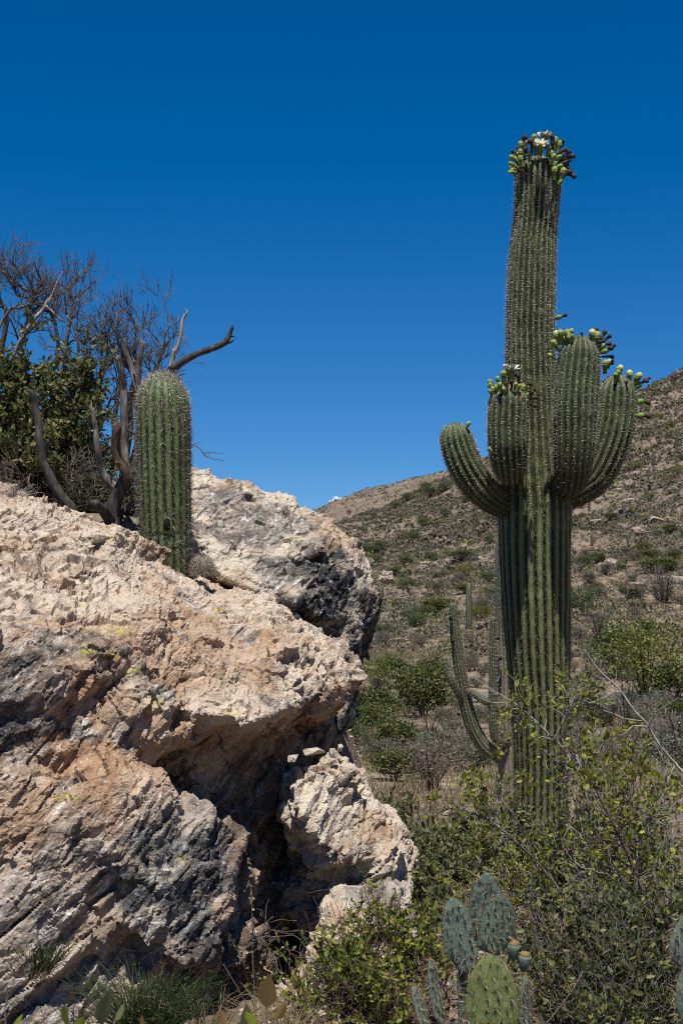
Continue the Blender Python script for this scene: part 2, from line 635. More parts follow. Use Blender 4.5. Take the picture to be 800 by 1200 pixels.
def ground_mat():
    m, nt, bs, out = new_mat('desert_ground')
    g = NT(nt)
    tc = g.n('TexCoord')
    ob = tc.outputs['Object']
    n1 = g.noise(ob, 0.035, 8, 0.65)
    n2 = g.noise(ob, 0.28, 8, 0.7)
    n3 = g.noise(ob, 1.6, 7, 0.7)
    n4 = g.noise(ob, 11.0, 6, 0.7)
    soil = g.ramp(n2, [(0.30, (0.105, 0.076, 0.055)), (0.46, (0.165, 0.122, 0.090)), (0.60, (0.235, 0.178, 0.136)), (0.75, (0.34, 0.275, 0.225))])
    n5 = g.noise(ob, 0.12, 6, 0.7)
    soil = g.mix(g.ramp(n5, [(0.46, 0.0), (0.60, 0.6)]), soil, g.ramp(n3, [(0.35, (0.085, 0.08, 0.05)), (0.65, (0.20, 0.185, 0.125))]))
    straw = g.ramp(n3, [(0.3, (0.18, 0.135, 0.085)), (0.7, (0.36, 0.29, 0.19))])
    c = g.mix(g.math('MULTIPLY', g.attr('straw'), g.ramp(n2, [(0.35, 0.25), (0.6, 0.95)])), soil, straw)
    c = g.mix(g.ramp(n3, [(0.36, 0.75), (0.48, 0.0)]), c, (0.095, 0.075, 0.058))
    c = g.mix(g.ramp(n1, [(0.52, 0.0), (0.68, 0.5)]), c, (0.30, 0.235, 0.19))
    c = g.mix(g.ramp(n3, [(0.60, 0.0), (0.68, 0.8)]), c, (0.46, 0.39, 0.34))
    c = g.mix(g.ramp(n4, [(0.33, 0.6), (0.46, 0.0)]), c, (0.08, 0.062, 0.05))
    c = g.mix(g.ramp(n4, [(0.58, 0.0), (0.68, 0.45)]), c, (0.50, 0.43, 0.36))
    g.l(c, bs.inputs['Base Color'])
    bs.inputs['Roughness'].default_value = 0.95
    bs.inputs['Specular IOR Level'].default_value = 0.1
    b1 = g.bump(n4, 0.6, 0.03)
    g.l(g.bump(n3, 0.7, 0.25, b1), bs.inputs['Normal'])
    return m


def tint_mat(name, stops, rough=0.8):
    """far shrubs: 'tint' attribute picks the plant's own colour"""
    m, nt, bs, out = new_mat(name)
    g = NT(nt)
    geo = g.n('NewGeometry')
    c = g.ramp(g.attr('tint'), stops)
    c = g.mix(g.math('MULTIPLY', geo.outputs['Random Per Island'], 0.5), c, g.mix(1.0, c, (1.7, 1.6, 1.5), 'MULTIPLY'))
    g.l(c, bs.inputs['Base Color'])
    bs.inputs['Roughness'].default_value = rough
    bs.inputs['Specular IOR Level'].default_value = 0.15
    return m


M = {}
M['ground'] = ground_mat()
M['rock'] = rock_mat('pinkish_gneiss')
M['rock_cream'] = rock_mat('cream_gneiss', pale=(0.52, 0.455, 0.365), tan=(0.42, 0.32, 0.22), brown=(0.35, 0.235, 0.14))
M['rock_far'] = flat_mat('hillside_stone', (0.33, 0.265, 0.215), 0.9, 0.4, 2)
M['rock_small'] = flat_mat('loose_stone', (0.42, 0.34, 0.27), 0.9, 0.45, 14)
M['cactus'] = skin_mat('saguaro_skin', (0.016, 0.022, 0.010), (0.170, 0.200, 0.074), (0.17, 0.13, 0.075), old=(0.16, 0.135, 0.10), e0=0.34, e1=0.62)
M['arm_skin'] = skin_mat('saguaro_arm_skin', (0.018, 0.026, 0.011), (0.150, 0.185, 0.070), (0.16, 0.12, 0.07), old=(0.052, 0.043, 0.026))  # 'old' tone paints in self-shading and brown spines of the lower arms
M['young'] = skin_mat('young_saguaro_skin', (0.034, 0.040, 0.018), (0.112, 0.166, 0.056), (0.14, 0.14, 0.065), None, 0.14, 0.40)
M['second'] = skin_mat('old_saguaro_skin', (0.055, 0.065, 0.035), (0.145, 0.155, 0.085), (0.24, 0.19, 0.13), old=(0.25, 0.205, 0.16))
M['areole'] = flat_mat('areole_wool', (0.50, 0.46, 0.39), 0.9)
M['spine_pale'] = leaf_mat('pale_spines', [(0.22, 0.175, 0.14), (0.36, 0.31, 0.265), (0.52, 0.47, 0.42)], 0, 0.6)
M['spine_dark'] = leaf_mat('dark_spines', [(0.035, 0.026, 0.02), (0.09, 0.065, 0.05), (0.22, 0.18, 0.15)], 0, 0.6)
M['spine_brown'] = leaf_mat('brown_spines', [(0.10, 0.06, 0.035), (0.20, 0.13, 0.08), (0.34, 0.25, 0.17)], 0, 0.6)
M['bud'] = flat_mat('green_bud', (0.135, 0.185, 0.048), 0.85, 0.55, 55)
M['budtip'] = flat_mat('yellow_green_tip', (0.25, 0.28, 0.075), 0.85, 0.5, 55)
M['petal'] = flat_mat('white_petal', (0.70, 0.68, 0.55), 0.5, 0.06, 60)
M['cream_petal'] = flat_mat('cream_petal', (0.46, 0.46, 0.19), 0.8, 0.45, 70)
M['stamen'] = flat_mat('yellow_stamen', (0.60, 0.47, 0.12), 0.7, 0.2, 80)
M['dried'] = flat_mat('dried_flower', (0.06, 0.036, 0.028), 0.9, 0.5, 60)
M['fruit'] = flat_mat('green_fruit', (0.13, 0.23, 0.045), 0.5, 0.25, 60)
M['bark_grey'] = bark_mat('weathered_grey_wood', (0.035, 0.03, 0.027), (0.125, 0.108, 0.096), (0.28, 0.255, 0.23))
M['bark_dark'] = bark_mat('dark_bark', (0.016, 0.014, 0.013), (0.05, 0.043, 0.04), (0.115, 0.10, 0.094))
M['bark_hollow'] = bark_mat('brown_dead_wood', (0.018, 0.012, 0.009), (0.075, 0.052, 0.036), (0.16, 0.115, 0.08))
M['twig_purple'] = bark_mat('purplish_twig', (0.055, 0.044, 0.037), (0.13, 0.108, 0.092), (0.25, 0.215, 0.19))
M['twig_pale'] = bark_mat('pale_twig', (0.16, 0.14, 0.125), (0.30, 0.275, 0.25), (0.48, 0.45, 0.42))
M['stem_red'] = bark_mat('reddish_stem', (0.06, 0.036, 0.032), (0.14, 0.09, 0.08), (0.25, 0.19, 0.17))
M['leaf_dark'] = leaf_mat('dark_scrub_leaf', [(0.044, 0.061, 0.019), (0.087, 0.109, 0.033), (0.137, 0.159, 0.049), (0.283, 0.229, 0.087)], 0.3)
M['leaf_yellow'] = leaf_mat('yellow_green_leaf', [(0.07, 0.10, 0.016), (0.16, 0.205, 0.026), (0.26, 0.29, 0.036), (0.45, 0.39, 0.06)], 0.45)
M['leaf_lime'] = leaf_mat('lime_green_leaf', [(0.07, 0.10, 0.014), (0.14, 0.19, 0.024), (0.22, 0.27, 0.036), (0.34, 0.30, 0.06)], 0.4)
M['leaf_jojoba'] = leaf_mat('grey_green_leaf', [(0.076, 0.088, 0.038), (0.139, 0.155, 0.067), (0.197, 0.210, 0.101), (0.252, 0.210, 0.084)], 0.35)
M['leaf_olive'] = leaf_mat('olive_leaf', [(0.03, 0.042, 0.014), (0.07, 0.09, 0.026), (0.12, 0.14, 0.04), (0.22, 0.20, 0.05)], 0.3)
M['leaf_grey'] = leaf_mat('silvery_leaf', [(0.084, 0.088, 0.059), (0.143, 0.143, 0.101), (0.202, 0.193, 0.143)], 0.15)
M['leaf_verde'] = leaf_mat('fresh_green_leaf', [(0.05, 0.075, 0.022), (0.085, 0.118, 0.036), (0.125, 0.155, 0.055)], 0.25)
M['leaf_gold'] = leaf_mat('yellowish_palo_verde_leaf', [(0.084, 0.101, 0.018), (0.143, 0.155, 0.029), (0.210, 0.210, 0.050)], 0.25)
M['leaf_dry'] = leaf_mat('dry_brown_leaf', [(0.101, 0.071, 0.046), (0.160, 0.122, 0.084), (0.235, 0.185, 0.130)], 0.15)
M['leaf_ochre'] = leaf_mat('orange_dry_leaf', [(0.45, 0.26, 0.07), (0.55, 0.36, 0.12)], 0.3)
M['straw'] = leaf_mat('straw_blades', [(0.168, 0.122, 0.063), (0.302, 0.235, 0.130), (0.420, 0.344, 0.210)], 0.2)
M['herb'] = leaf_mat('fine_green_herb', [(0.029, 0.046, 0.015), (0.055, 0.080, 0.025), (0.092, 0.118, 0.042)], 0.2)
M['tint'] = tint_mat('far_shrub_colours', [(0.0, (0.085, 0.068, 0.058)), (0.25, (0.15, 0.125, 0.107)), (0.45, (0.125, 0.112, 0.078)), (0.62, (0.105, 0.108, 0.058)),
                                          (0.80, (0.05, 0.08, 0.024)), (0.92, (0.11, 0.125, 0.035)), (1.0, (0.17, 0.165, 0.05))])
M['asphalt'] = flat_mat('asphalt', (0.15, 0.145, 0.145), 0.9, 0.2, 3)
M['cloud'] = flat_mat('cloud_white', (0.40, 0.44, 0.50), 1.0, 0.02, 0.001)


# ------------------------------------------------------------------ terrain
SKY_PX = np.array([-600, 100, 300, 396, 430, 470, 514, 571, 600, 660, 750, 800, 900, 1400.])
SKY_PY = np.array([690, 680, 645, 612, 598, 585, 570, 544, 532, 500, 463, 440, 410, 380.])
FAR_PX = np.array([-600, 100, 300, 340, 372, 400, 430, 470, 520, 600, 900.])
FAR_PY = np.array([680, 660, 625, 611, 597, 586, 575, 567, 560, 552, 560.])
ND = np.array([0, 3, 5, 8, 11.6, 16, 22, 30, 45, 58, 66, 80.])
NZ = np.array([0.0, 0.08, 0.08, -0.28, -0.66, -0.90, -1.35, -2.0, -2.6, -2.92, -2.95, -2.2])
RIDGE = 400.0


def terrain(x, y):
    x = np.asarray(x, float)
    y = np.asarray(y, float)
    D0 = np.hypot(x, y)
    th = np.clip(np.abs(np.arctan2(x, y)), 0, R(150)) * np.sign(x)
    px = 400 + FPX * np.tan(np.clip(th, R(-34), R(34)))
    D = np.where((y > 0) & (np.abs(th) < R(34)), y, D0 * 0.83)
    z = np.interp(D, ND, NZ)
    zs = CAMZ + (700 - np.interp(px, SKY_PX, SKY_PY)) / FPX * RIDGE
    t = np.clip((D - 80) / (RIDGE - 80), 0, 1)
    hill = -2.2 + (zs + 2.2) * t ** 1.35
    zf = CAMZ + (700 - np.interp(px, FAR_PX, FAR_PY)) / FPX * 760.0
    dip = zs - 16
    z = np.where(D > 80, hill, z)
    t1 = sstep(RIDGE, 480, D)
    z = np.where(D > RIDGE, zs * (1 - t1) + dip * t1, z)
    t2 = sstep(480, 760, D)
    z = np.where(D > 480, dip * (1 - t2) + zf * t2, z)
    t3 = sstep(760, 2200, D)
    z = np.where(D > 760, zf * (1 - t3) - 20 * t3, z)
    # soil mound behind the boulders
    dm = np.hypot((x + 2.2) / 1.0, (y - 9.8) / 1.1)
    z = z + 2.42 * (1 - sstep(1.6, 2.9, dm))
    return z


def terrain_noisy(x, y):
    z = terrain(x, y)
    D = np.hypot(x, y)
    p = np.stack([x, y, np.zeros_like(x)], -1).reshape(-1, 3)
    sh = np.shape(x)
    a = fbm(p / 55.0, 4, 3).reshape(sh) * 4.2 * sstep(110, 260, D)
    a += fbm(p / 14.0, 4, 8).reshape(sh) * 1.5 * sstep(85, 170, D)
    a += fbm(p / 3.0, 3, 9).reshape(sh) * 0.12 * sstep(5, 14, D)
    a += fbm(p / 0.7, 3, 10).reshape(sh) * 0.035
    return z + a


ths = np.concatenate([np.linspace(-180, -40, 60, endpoint=False), np.linspace(-40, -15.5, 60, endpoint=False),
                      np.linspace(-15.5, 15.5, 460, endpoint=False), np.linspace(15.5, 40, 60, endpoint=False), np.linspace(40, 180, 61)])
ths = np.radians(ths)
rs = np.concatenate([[0.02], np.geomspace(0.6, 60, 190, endpoint=False), np.geomspace(60, 820, 250, endpoint=False), np.geomspace(820, 9000, 24)])
TT, RR = np.meshgrid(ths, rs, indexing='ij')
GX, GY = np.sin(TT) * RR, np.cos(TT) * RR
GZ = terrain_noisy(GX, GY)
mb = MB()
nr = len(rs)
ii, jj = np.meshgrid(np.arange(len(ths) - 1), np.arange(nr - 1), indexing='ij')
k0 = (ii * nr + jj).ravel()
Fg = np.stack([k0, k0 + 1, k0 + nr + 1, k0 + nr], 1)[:, ::-1]
strawmask = (sstep(16, 26, RR) * (1 - sstep(110, 190, RR))).ravel()
mb.add(np.stack([GX, GY, GZ], -1).reshape(-1, 3), Fg, 0, strawmask)
ground = mb.build('ground', M['ground'], attr='straw')
tag(ground, 'dry sandy desert ground rising into a brown scrubby hillside', 'ground', kind='structure')


def hit(px, py, d0=13.0, d1=900.0):
    """where the sight line through (px, py) meets the terrain"""
    D = np.geomspace(d0, d1, 1500)
    x = (px - 400) / FPX * D
    zr = CAMZ + (700 - py) / FPX * D
    zt = terrain_noisy(x, D)
    k = np.argmax(zt >= zr)
    if not (zt >= zr).any():
        k = len(D) - 1 if px < 0 else int(np.argmax(np.where(D < 500, (zt - CAMZ) / D, -9)))
    return np.array([x[k], D[k], zt[k]])


# road in the valley
rd = []
for px in np.linspace(300, 1000, 120):
    D = 60.5 + 3.0 * math.sin((px - 300) / 190.0) - (px - 525) * 0.004
    x = (px - 400) / FPX * D
    rd.append((x, D))
rd = np.array(rd)
mb = MB()
offs = np.linspace(-2.6, 2.6, 9)
X = rd[:, 0][:, None] + 0 * offs[None]
Y = rd[:, 1][:, None] + offs[None]
ZZ = terrain_noisy(X, Y)
ZZ = np.maximum(ZZ, ZZ.mean(1, keepdims=True) - 0.02) + 0.10 + 0.012 * (offs[None])
n_, m_ = X.shape
ii, jj = np.meshgrid(np.arange(n_ - 1), np.arange(m_ - 1), indexing='ij')
k0 = (ii * m_ + jj).ravel()
mb.add(np.stack([X, Y, ZZ], -1).reshape(-1, 3), np.stack([k0, k0 + m_, k0 + m_ + 1, k0 + 1], 1))
tag(mb.build('road', M['asphalt']), 'grey road crossing the valley behind the bushes', 'road', kind='structure')

# one small white cloud peeping over the far hill
mb = MB()
g = np.random.default_rng(5)
cc = P(403, 586, 6000)
for k in range(26):
    c = cc + np.array([g.normal() * 34, g.normal() * 60, g.normal() * 5 - abs(g.normal()) * 6])
    rr = g.uniform(7, 17)
    u = np.linspace(0, np.pi, 9)
    prof = np.stack([-np.cos(u) * rr, np.sin(u) * rr + 0.01], 1)
    lathe(mb, c, (0, 0, 1), prof, 12)
tag(mb.build('cloud', M['cloud'], origin=cc), 'small white cloud peeping over the far hill beside the boulder', 'cloud', kind='structure')


# ------------------------------------------------------------------ rocks
def hull_planes(pts):
    bm = bmesh.new()
    for p in pts:
        bm.verts.new(p)
    bmesh.ops.convex_hull(bm, input=bm.verts)
    bm.normal_update()
    ctr = np.mean(pts, 0)
    pl = []
    for f in bm.faces:
        if f.calc_area() < 1e-6:
            continue
        n = np.array(f.normal)
        c = np.array(f.calc_center_median())
        if np.dot(n, c - ctr) < 0:
            n = -n
        pl.append(np.append(n, -np.dot(n, c)))
    bm.free()
    return np.array(pl)


def surface_nets(Fv, org, h):
    s = Fv < 0
    cs = [(a, b, c) for a in (0, 1) for b in (0, 1) for c in (0, 1)]
    nx, ny, nz = Fv.shape
    cnt = sum(s[a:nx - 1 + a, b:ny - 1 + b, c:nz - 1 + c].astype(np.int8) for a, b, c in cs)
    idx = np.argwhere((cnt > 0) & (cnt < 8))
    vals = np.stack([Fv[idx[:, 0] + a, idx[:, 1] + b, idx[:, 2] + c] for a, b, c in cs], 1)
    acc = np.zeros((len(idx), 3))
    num = np.zeros(len(idx))
    ca = np.array(cs, float)
    for i in range(8):
        for j in range(i + 1, 8):
            if np.abs(ca[i] - ca[j]).sum() != 1:
                continue
            a, b = vals[:, i], vals[:, j]
            m = (a < 0) != (b < 0)
            t = np.where(m, a / np.where(m, a - b, 1), 0)[:, None]
            acc += np.where(m[:, None], ca[i] * (1 - t) + ca[j] * t, 0)
            num += m
    V = (idx + acc / num[:, None]) * h + org
    im = np.full(cnt.shape, -1, np.int64)
    im[idx[:, 0], idx[:, 1], idx[:, 2]] = np.arange(len(idx))
    quads = []
    for ax in range(3):
        sl0 = [slice(1, -1)] * 3
        a = s[tuple(slice(0, -1) if k == ax else slice(None) for k in range(3))]
        b = s[tuple(slice(1, None) if k == ax else slice(None) for k in range(3))]
        e = np.argwhere(a != b)
        o1, o2 = [k for k in range(3) if k != ax]
        ok = (e[:, o1] > 0) & (e[:, o2] > 0) & (e[:, o1] < Fv.shape[o1] - 1) & (e[:, o2] < Fv.shape[o2] - 1)
        e = e[ok]
        ins = a[e[:, 0], e[:, 1], e[:, 2]]
        q = []
        for d1, d2 in ((0, 0), (1, 0), (1, 1), (0, 1)):
            c = e.copy()
            c[:, o1] -= d1
            c[:, o2] -= d2
            q.append(im[c[:, 0], c[:, 1], c[:, 2]])
        q = np.stack(q, 1)
        flip = ins if ax != 1 else ~ins
        q[flip] = q[flip][:, ::-1]
        quads.append(q)
    return V, np.concatenate(quads)[:, ::-1]


def mid_relief(p, amp):
    q = p @ FM.T
    d = 0.08 * fbm(p * 1.2, 2, 21)
    h, e = facet(q * np.array([1.5, 1.5, 2.6]), 31, 0.8)
    d += 0.10 * h
    h2, e2 = facet(q * np.array([3.2, 3.2, 6.0]) + 7.7, 41, 0.9)
    d += 0.050 * h2 - 0.012 * (1 - sstep(0.0, 0.08, e2))
    return d * amp


def fine_relief(p, amp):
    w = p + 0.006 * np.stack([vnoise(p * 5, 1), vnoise(p * 5, 2), vnoise(p * 5, 3)], 1)
    q = w @ FM.T
    h2, e2 = facet(q * np.array([2.2, 2.2, 4.6]), 48, 0.8)               # joints
    h3, e3 = facet(q * np.array([5.5, 5.5, 10.0]), 51, 1.0)
    h4, e4 = facet(q * np.array([15.0, 15.0, 30.0]), 61, 1.0)
    patch = sstep(-0.10, 0.40, fbm(p * 1.5, 3, 91))                      # broad clean faces alternate with broken ground
    low = sstep(1.15, 0.85, p[:, 2]) if False else 1 - sstep(0.80, 1.10, p[:, 2])
    crk = 1 - sstep(0, 0.028, e2)
    crk = crk * sstep(-0.1, 0.3, fbm(p * 2.1, 2, 95))
    crk3 = (1 - sstep(0, 0.04, e3)) * sstep(0.3, 0.7, patch)
    d = 0.012 * h2 - 0.016 * crk + (0.012 + 0.024 * patch) * h3 - 0.010 * crk3 + (0.008 + 0.014 * patch) * h4
    for fq, am, sd in ((5.0, 0.034, 75), (12.0, 0.016, 76)):             # ledges where layers have broken off
        s = q[:, 2] * fq + 0.55 * fbm(p * 0.9, 2, sd) + 0.35 * h2 + 0.25 * h3
        fr = s - np.floor(s)
        led = sstep(0.05, 0.25, fbm(p * 1.5, 3, sd + 5) + 0.30 * low - 0.05)
        d += am * (0.55 + 0.6 * low) * led * (np.where(fr < 0.94, fr / 0.94, (1 - fr) / 0.06) - 0.5)
    d += 0.003 * fbm(q * np.array([8.0, 8.0, 22.0]), 4, 71, 0.6, True)
    h5, e5 = facet(w @ FM.T * np.array([30.0, 30.0, 46.0]), 66, 1.1)       # crumbling grit
    g1 = fbm(p * 8, 4, 85, 0.62)
    g2 = fbm(p * 21, 4, 81, 0.72)
    rough = 0.55 + 0.75 * sstep(-0.35, 0.35, fbm(p * 2.6, 3, 97))
    d += (0.009 * g1 + 0.009 * g2 + 0.0065 * h5 - 0.009 * sstep(0.12, 0.42, g2) * sstep(-0.1, 0.25, g1)) * rough * (0.86 - 0.25 * low)
    return d * amp, np.clip(0.8 * crk + 0.7 * crk3, 0, 1)


def rock(name, pieces, h, mat, label, k=0.05, mid=1.0, fine=1.0, vox=0.0080, ratio=0.10, masks=None, cat='boulder', group=None):
    pieces = [PA(p) if not isinstance(p, np.ndarray) else p for p in pieces]
    allp = np.concatenate(pieces)
    lo, hi = allp.min(0) - 0.25, allp.max(0) + 0.25
    nn = np.ceil((hi - lo) / h).astype(int) + 1
    Fv = np.full(nn, 1e3)
    gx, gy, gz = [lo[a] + h * np.arange(nn[a]) for a in range(3)]
    G = np.stack(np.meshgrid(gx, gy, gz, indexing='ij'), -1).reshape(-1, 3)
    val = None
    for pc in pieces:
        pl = hull_planes(pc)
        d = np.full(len(G), -1e3)
        for p in pl:
            d = np.maximum(d, G @ p[:3] + p[3])
        if val is None:
            val = d
        else:
            hh = np.clip(0.5 + 0.5 * (d - val) / k, 0, 1)
            val = d * (1 - hh) + val * hh - k * hh * (1 - hh)
    near = np.abs(val) < 0.30
    val[near] -= mid_relief(G[near], mid)
    V, Q = surface_nets(val.reshape(nn), lo, h)
    tmp = MB().add(V, Q)
    o = tmp.build(name, mat)
    dm = o.modifiers.new('d', 'DECIMATE')
    dm.ratio = ratio
    md = o.modifiers.new('s', 'REMESH')
    md.mode = 'VOXEL'
    md.voxel_size = vox
    md.adaptivity = 0.0
    md.use_smooth_shade = True
    dg = bpy.context.evaluated_depsgraph_get()
    ev = o.evaluated_get(dg).data
    nv = len(ev.vertices)
    co = np.zeros(nv * 3, np.float32)
    ev.vertices.foreach_get('co', co)
    no = np.zeros(nv * 3, np.float32)
    ev.vertex_normals.foreach_get('vector', no)
    nf = len(ev.polygons)
    lv = np.zeros(len(ev.loops), np.int32)
    ev.loops.foreach_get('vertex_index', lv)
    co = co.reshape(-1, 3).astype(float)
    no = no.reshape(-1, 3).astype(float)
    Q2 = lv.reshape(-1, 4)
    print('rock', len(co))
    old = o.data
    bpy.data.objects.remove(o)
    bpy.data.meshes.remove(old)
    front = (no * (np.array([0, 0, CAMZ]) - co)).sum(1) > -0.6
    dv = np.zeros(len(co))
    cv = np.zeros(len(co))
    dv[front], cv[front] = fine_relief(co[front], fine)
    co2 = co + no * dv[:, None]
    org = np.array([allp[:, 0].mean(), allp[:, 1].mean(), lo[2] + 0.25])
    o = MB().add(co2, Q2).build(name, mat, origin=org, smooth=False)
    at = o.data.attributes.new('crack', 'FLOAT', 'POINT')
    at.data.foreach_set('value', cv.astype(np.float32))
    if masks:
        pxl = 400 + co2[:, 0] / co2[:, 1] * FPX
        pyl = 700 - (co2[:, 2] - CAMZ) / co2[:, 1] * FPX
        for an, arr in masks(co2, pxl, pyl, no).items():
            at = o.data.attributes.new(an, 'FLOAT', 'POINT')
            at.data.foreach_set('value', np.clip(arr, 0, 1).astype(np.float32))
    tag(o, label, cat, group)
    return o


def blob(x, y, cx, cy, rx, ry, soft=0.5):
    d = np.sqrt(((x - cx) / rx) ** 2 + ((y - cy) / ry) ** 2)
    return 1 - sstep(1 - soft, 1 + soft, d)


def masks_main(co, px, py, no):
    n = fbm(co * 3.2, 4, 5)
    n2 = fbm(co * 7.0, 3, 6)
    j = 26 * n
    jx = px + 30 * n2
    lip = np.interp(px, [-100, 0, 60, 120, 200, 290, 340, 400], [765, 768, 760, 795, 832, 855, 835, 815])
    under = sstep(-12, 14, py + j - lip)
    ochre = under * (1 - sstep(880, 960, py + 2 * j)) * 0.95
    ochre = np.maximum(ochre, 0.8 * blob(px + 1.2 * j, py + j, 150, 765, 130, 45))
    ochre = np.maximum(ochre, 0.7 * blob(px + j, py + j, 80, 960, 90, 60))
    ochre = np.maximum(ochre, 0.9 * blob(px + j, py + j, 245, 1050, 35, 25))
    ochre = np.maximum(ochre, 0.55 * sstep(0.10, 0.40, n2) * sstep(-0.2, 0.2, n))
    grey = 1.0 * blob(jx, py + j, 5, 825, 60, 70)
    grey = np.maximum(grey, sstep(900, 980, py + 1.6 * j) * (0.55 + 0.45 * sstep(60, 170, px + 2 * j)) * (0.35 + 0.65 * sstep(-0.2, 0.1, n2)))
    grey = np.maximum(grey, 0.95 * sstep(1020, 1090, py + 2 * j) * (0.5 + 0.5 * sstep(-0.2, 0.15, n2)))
    grey = np.maximum(grey, 0.55 * blob(jx, py + j, 70, 760, 70, 14))
    grey = np.maximum(grey, 0.9 * sstep(0.22, 0.45, n2) * sstep(600, 800, py))
    grey = np.maximum(grey, 0.9 * blob(px + j, py + j, 230, 990, 90, 60))
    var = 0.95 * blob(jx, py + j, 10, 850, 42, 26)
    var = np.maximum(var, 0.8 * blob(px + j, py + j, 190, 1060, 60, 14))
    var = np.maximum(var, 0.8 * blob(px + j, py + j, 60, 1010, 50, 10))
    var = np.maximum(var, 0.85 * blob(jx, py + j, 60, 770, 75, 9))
    var = np.maximum(var, 0.8 * blob(jx, py + j, 140, 800, 22, 14))
    var = np.maximum(var, 0.75 * blob(jx, py + j, 255, 1000, 45, 40))
    blk = sstep(240, 300, px + j) * sstep(850, 890, py + j)
    ochre = np.maximum(ochre, blk)  # warm brown painted in so the blue-lit shaded recess reads neutral
    grey = grey * (1 - 0.8 * blk)
    var = np.maximum(var, 0.35 * blk)  # extra black paints in the shade of the recess
    var = np.maximum(var, 0.85 * sstep(180, 230, px + j) * sstep(1070, 1100, py + 0.5 * j))  # shade under the bulge's lower right edge, painted in as black
    li = np.zeros_like(px)
    for c in ((105, 762, 16, 9), (133, 772, 12, 8), (130, 630, 9, 9), (160, 790, 16, 8), (185, 822, 10, 14), (272, 835, 12, 7), (100, 710, 7, 4), (130, 738, 30, 8), (215, 1008, 10, 4), (80, 935, 30, 5), (258, 716, 8, 4)):
        li = np.maximum(li, blob(px + 5 * n2, py + 5 * n2, c[0], c[1], c[2] * 0.75, c[3] * 0.75, 0.45))
    return {'ochre': ochre, 'grey': grey, 'varnish_shade': var, 'lichen': li}


def masks_back(co, px, py, no):
    n = fbm(co * 3.4, 4, 15)
    n2 = fbm(co * 8.0, 3, 16)
    j = 22 * n
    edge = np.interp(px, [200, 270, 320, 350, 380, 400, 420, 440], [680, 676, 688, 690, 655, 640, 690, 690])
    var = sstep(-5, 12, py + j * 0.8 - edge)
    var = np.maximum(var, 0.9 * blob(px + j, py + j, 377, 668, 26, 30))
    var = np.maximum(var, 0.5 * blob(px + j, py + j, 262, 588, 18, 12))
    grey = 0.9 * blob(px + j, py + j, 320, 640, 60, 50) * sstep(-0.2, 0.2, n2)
    grey = np.maximum(grey, 0.8 * sstep(0.15, 0.4, n))
    grey = np.maximum(grey, 0.6 * blob(px + j, py + j, 260, 585, 40, 18))
    ochre = 0.75 * blob(px + j, py + j, 400, 625, 35, 40)
    ochre = np.maximum(ochre, 0.6 * blob(px + j, py + j, 275, 565, 35, 10))
    ochre = np.maximum(ochre, 0.5 * sstep(0.1, 0.5, n))
    return {'ochre': ochre, 'grey': grey, 'varnish_shade': var, 'lichen': 0 * px}


def masks_low(co, px, py, no):
    n = fbm(co * 4.0, 4, 25)
    n2 = fbm(co * 9.0, 3, 26)
    j = 16 * n
    ochre = 0.5 * sstep(0.0, 0.45, n2) + 0.6 * blob(px + j, py + j, 385, 905, 30, 10) + 0.7 * blob(px + j, py + j, 440, 970, 25, 20)
    grey = 0.5 * blob(px + j, py + j, 450, 1050, 40, 25)
    var = 0.6 * blob(px + j, py + j, 435, 1045, 16, 8) + 0.5 * sstep(0.35, 0.6, n)
    return {'ochre': ochre, 'grey': grey, 'varnish_shade': var, 'lichen': 0 * px}


slab = [(-200, 745, 5.42), (0, 762, 5.47), (60, 757, 5.48), (120, 792, 5.47), (200, 832, 5.48), (285, 853, 5.6), (335, 832, 5.85), (395, 812, 6.2), (414, 775, 6.45),
        (-200, 535, 7.0), (0, 564, 6.9), (60, 592, 6.9), (130, 628, 6.9), (225, 670, 6.9), (312, 716, 6.95), (395, 755, 6.85),
        (-200, 580, 9), (0, 610, 9), (200, 665, 8.4), (300, 740, 8.0), (390, 800, 7.5),
        (-200, 900, 7.5), (200, 900, 7), (340, 880, 6.7), (375, 865, 6.9)]
face = [(-200, 750, 5.22), (0, 766, 5.26), (50, 764, 5.30), (110, 798, 5.41), (200, 838, 5.50), (270, 860, 5.75),
        (-200, 920, 5.11), (0, 918, 5.16), (80, 910, 5.30), (120, 905, 5.43), (190, 900, 5.62), (285, 905, 6.1), (-200, 1000, 7.5), (300, 960, 7.5), (-200, 760, 7.5), (280, 850, 7.5)]
bulge = [(-200, 900, 5.02), (0, 905, 5.07), (90, 912, 5.22), (180, 914, 5.42), (245, 932, 5.48), (298, 968, 5.56), (300, 1010, 5.54), (288, 1050, 5.5), (262, 1100, 5.38),
         (220, 1150, 5.16), (190, 1205, 4.98), (80, 1250, 4.86), (0, 1270, 4.80), (-200, 1280, 4.75), (-200, 1450, 4.9), (100, 1400, 5.1), (250, 1300, 5.6),
         (-200, 840, 5.8), (0, 850, 5.85), (90, 870, 5.85), (-200, 850, 7), (0, 850, 7), (250, 950, 7), (310, 1000, 7), (270, 1280, 7)]
block = [(285, 850, 6.1), (335, 842, 6.2), (385, 855, 6.8), (372, 880, 6.7), (340, 905, 6.5), (378, 985, 6.9), (382, 1060, 6.95), (340, 1110, 6.6), (280, 1150, 6.1), (285, 960, 6.2),
         (225, 850, 6.2), (225, 960, 6.0), (200, 1080, 5.9), (225, 860, 8), (385, 860, 8), (385, 1100, 8), (225, 1150, 8)]
foot = [(-200, 1180, 4.78), (60, 1170, 4.92), (200, 1130, 5.25), (290, 1120, 5.8), (310, 1150, 6.2), (250, 1210, 5.5), (150, 1250, 5.0), (-200, 1330, 4.7), (-200, 1450, 7), (320, 1250, 7), (300, 1100, 7)]
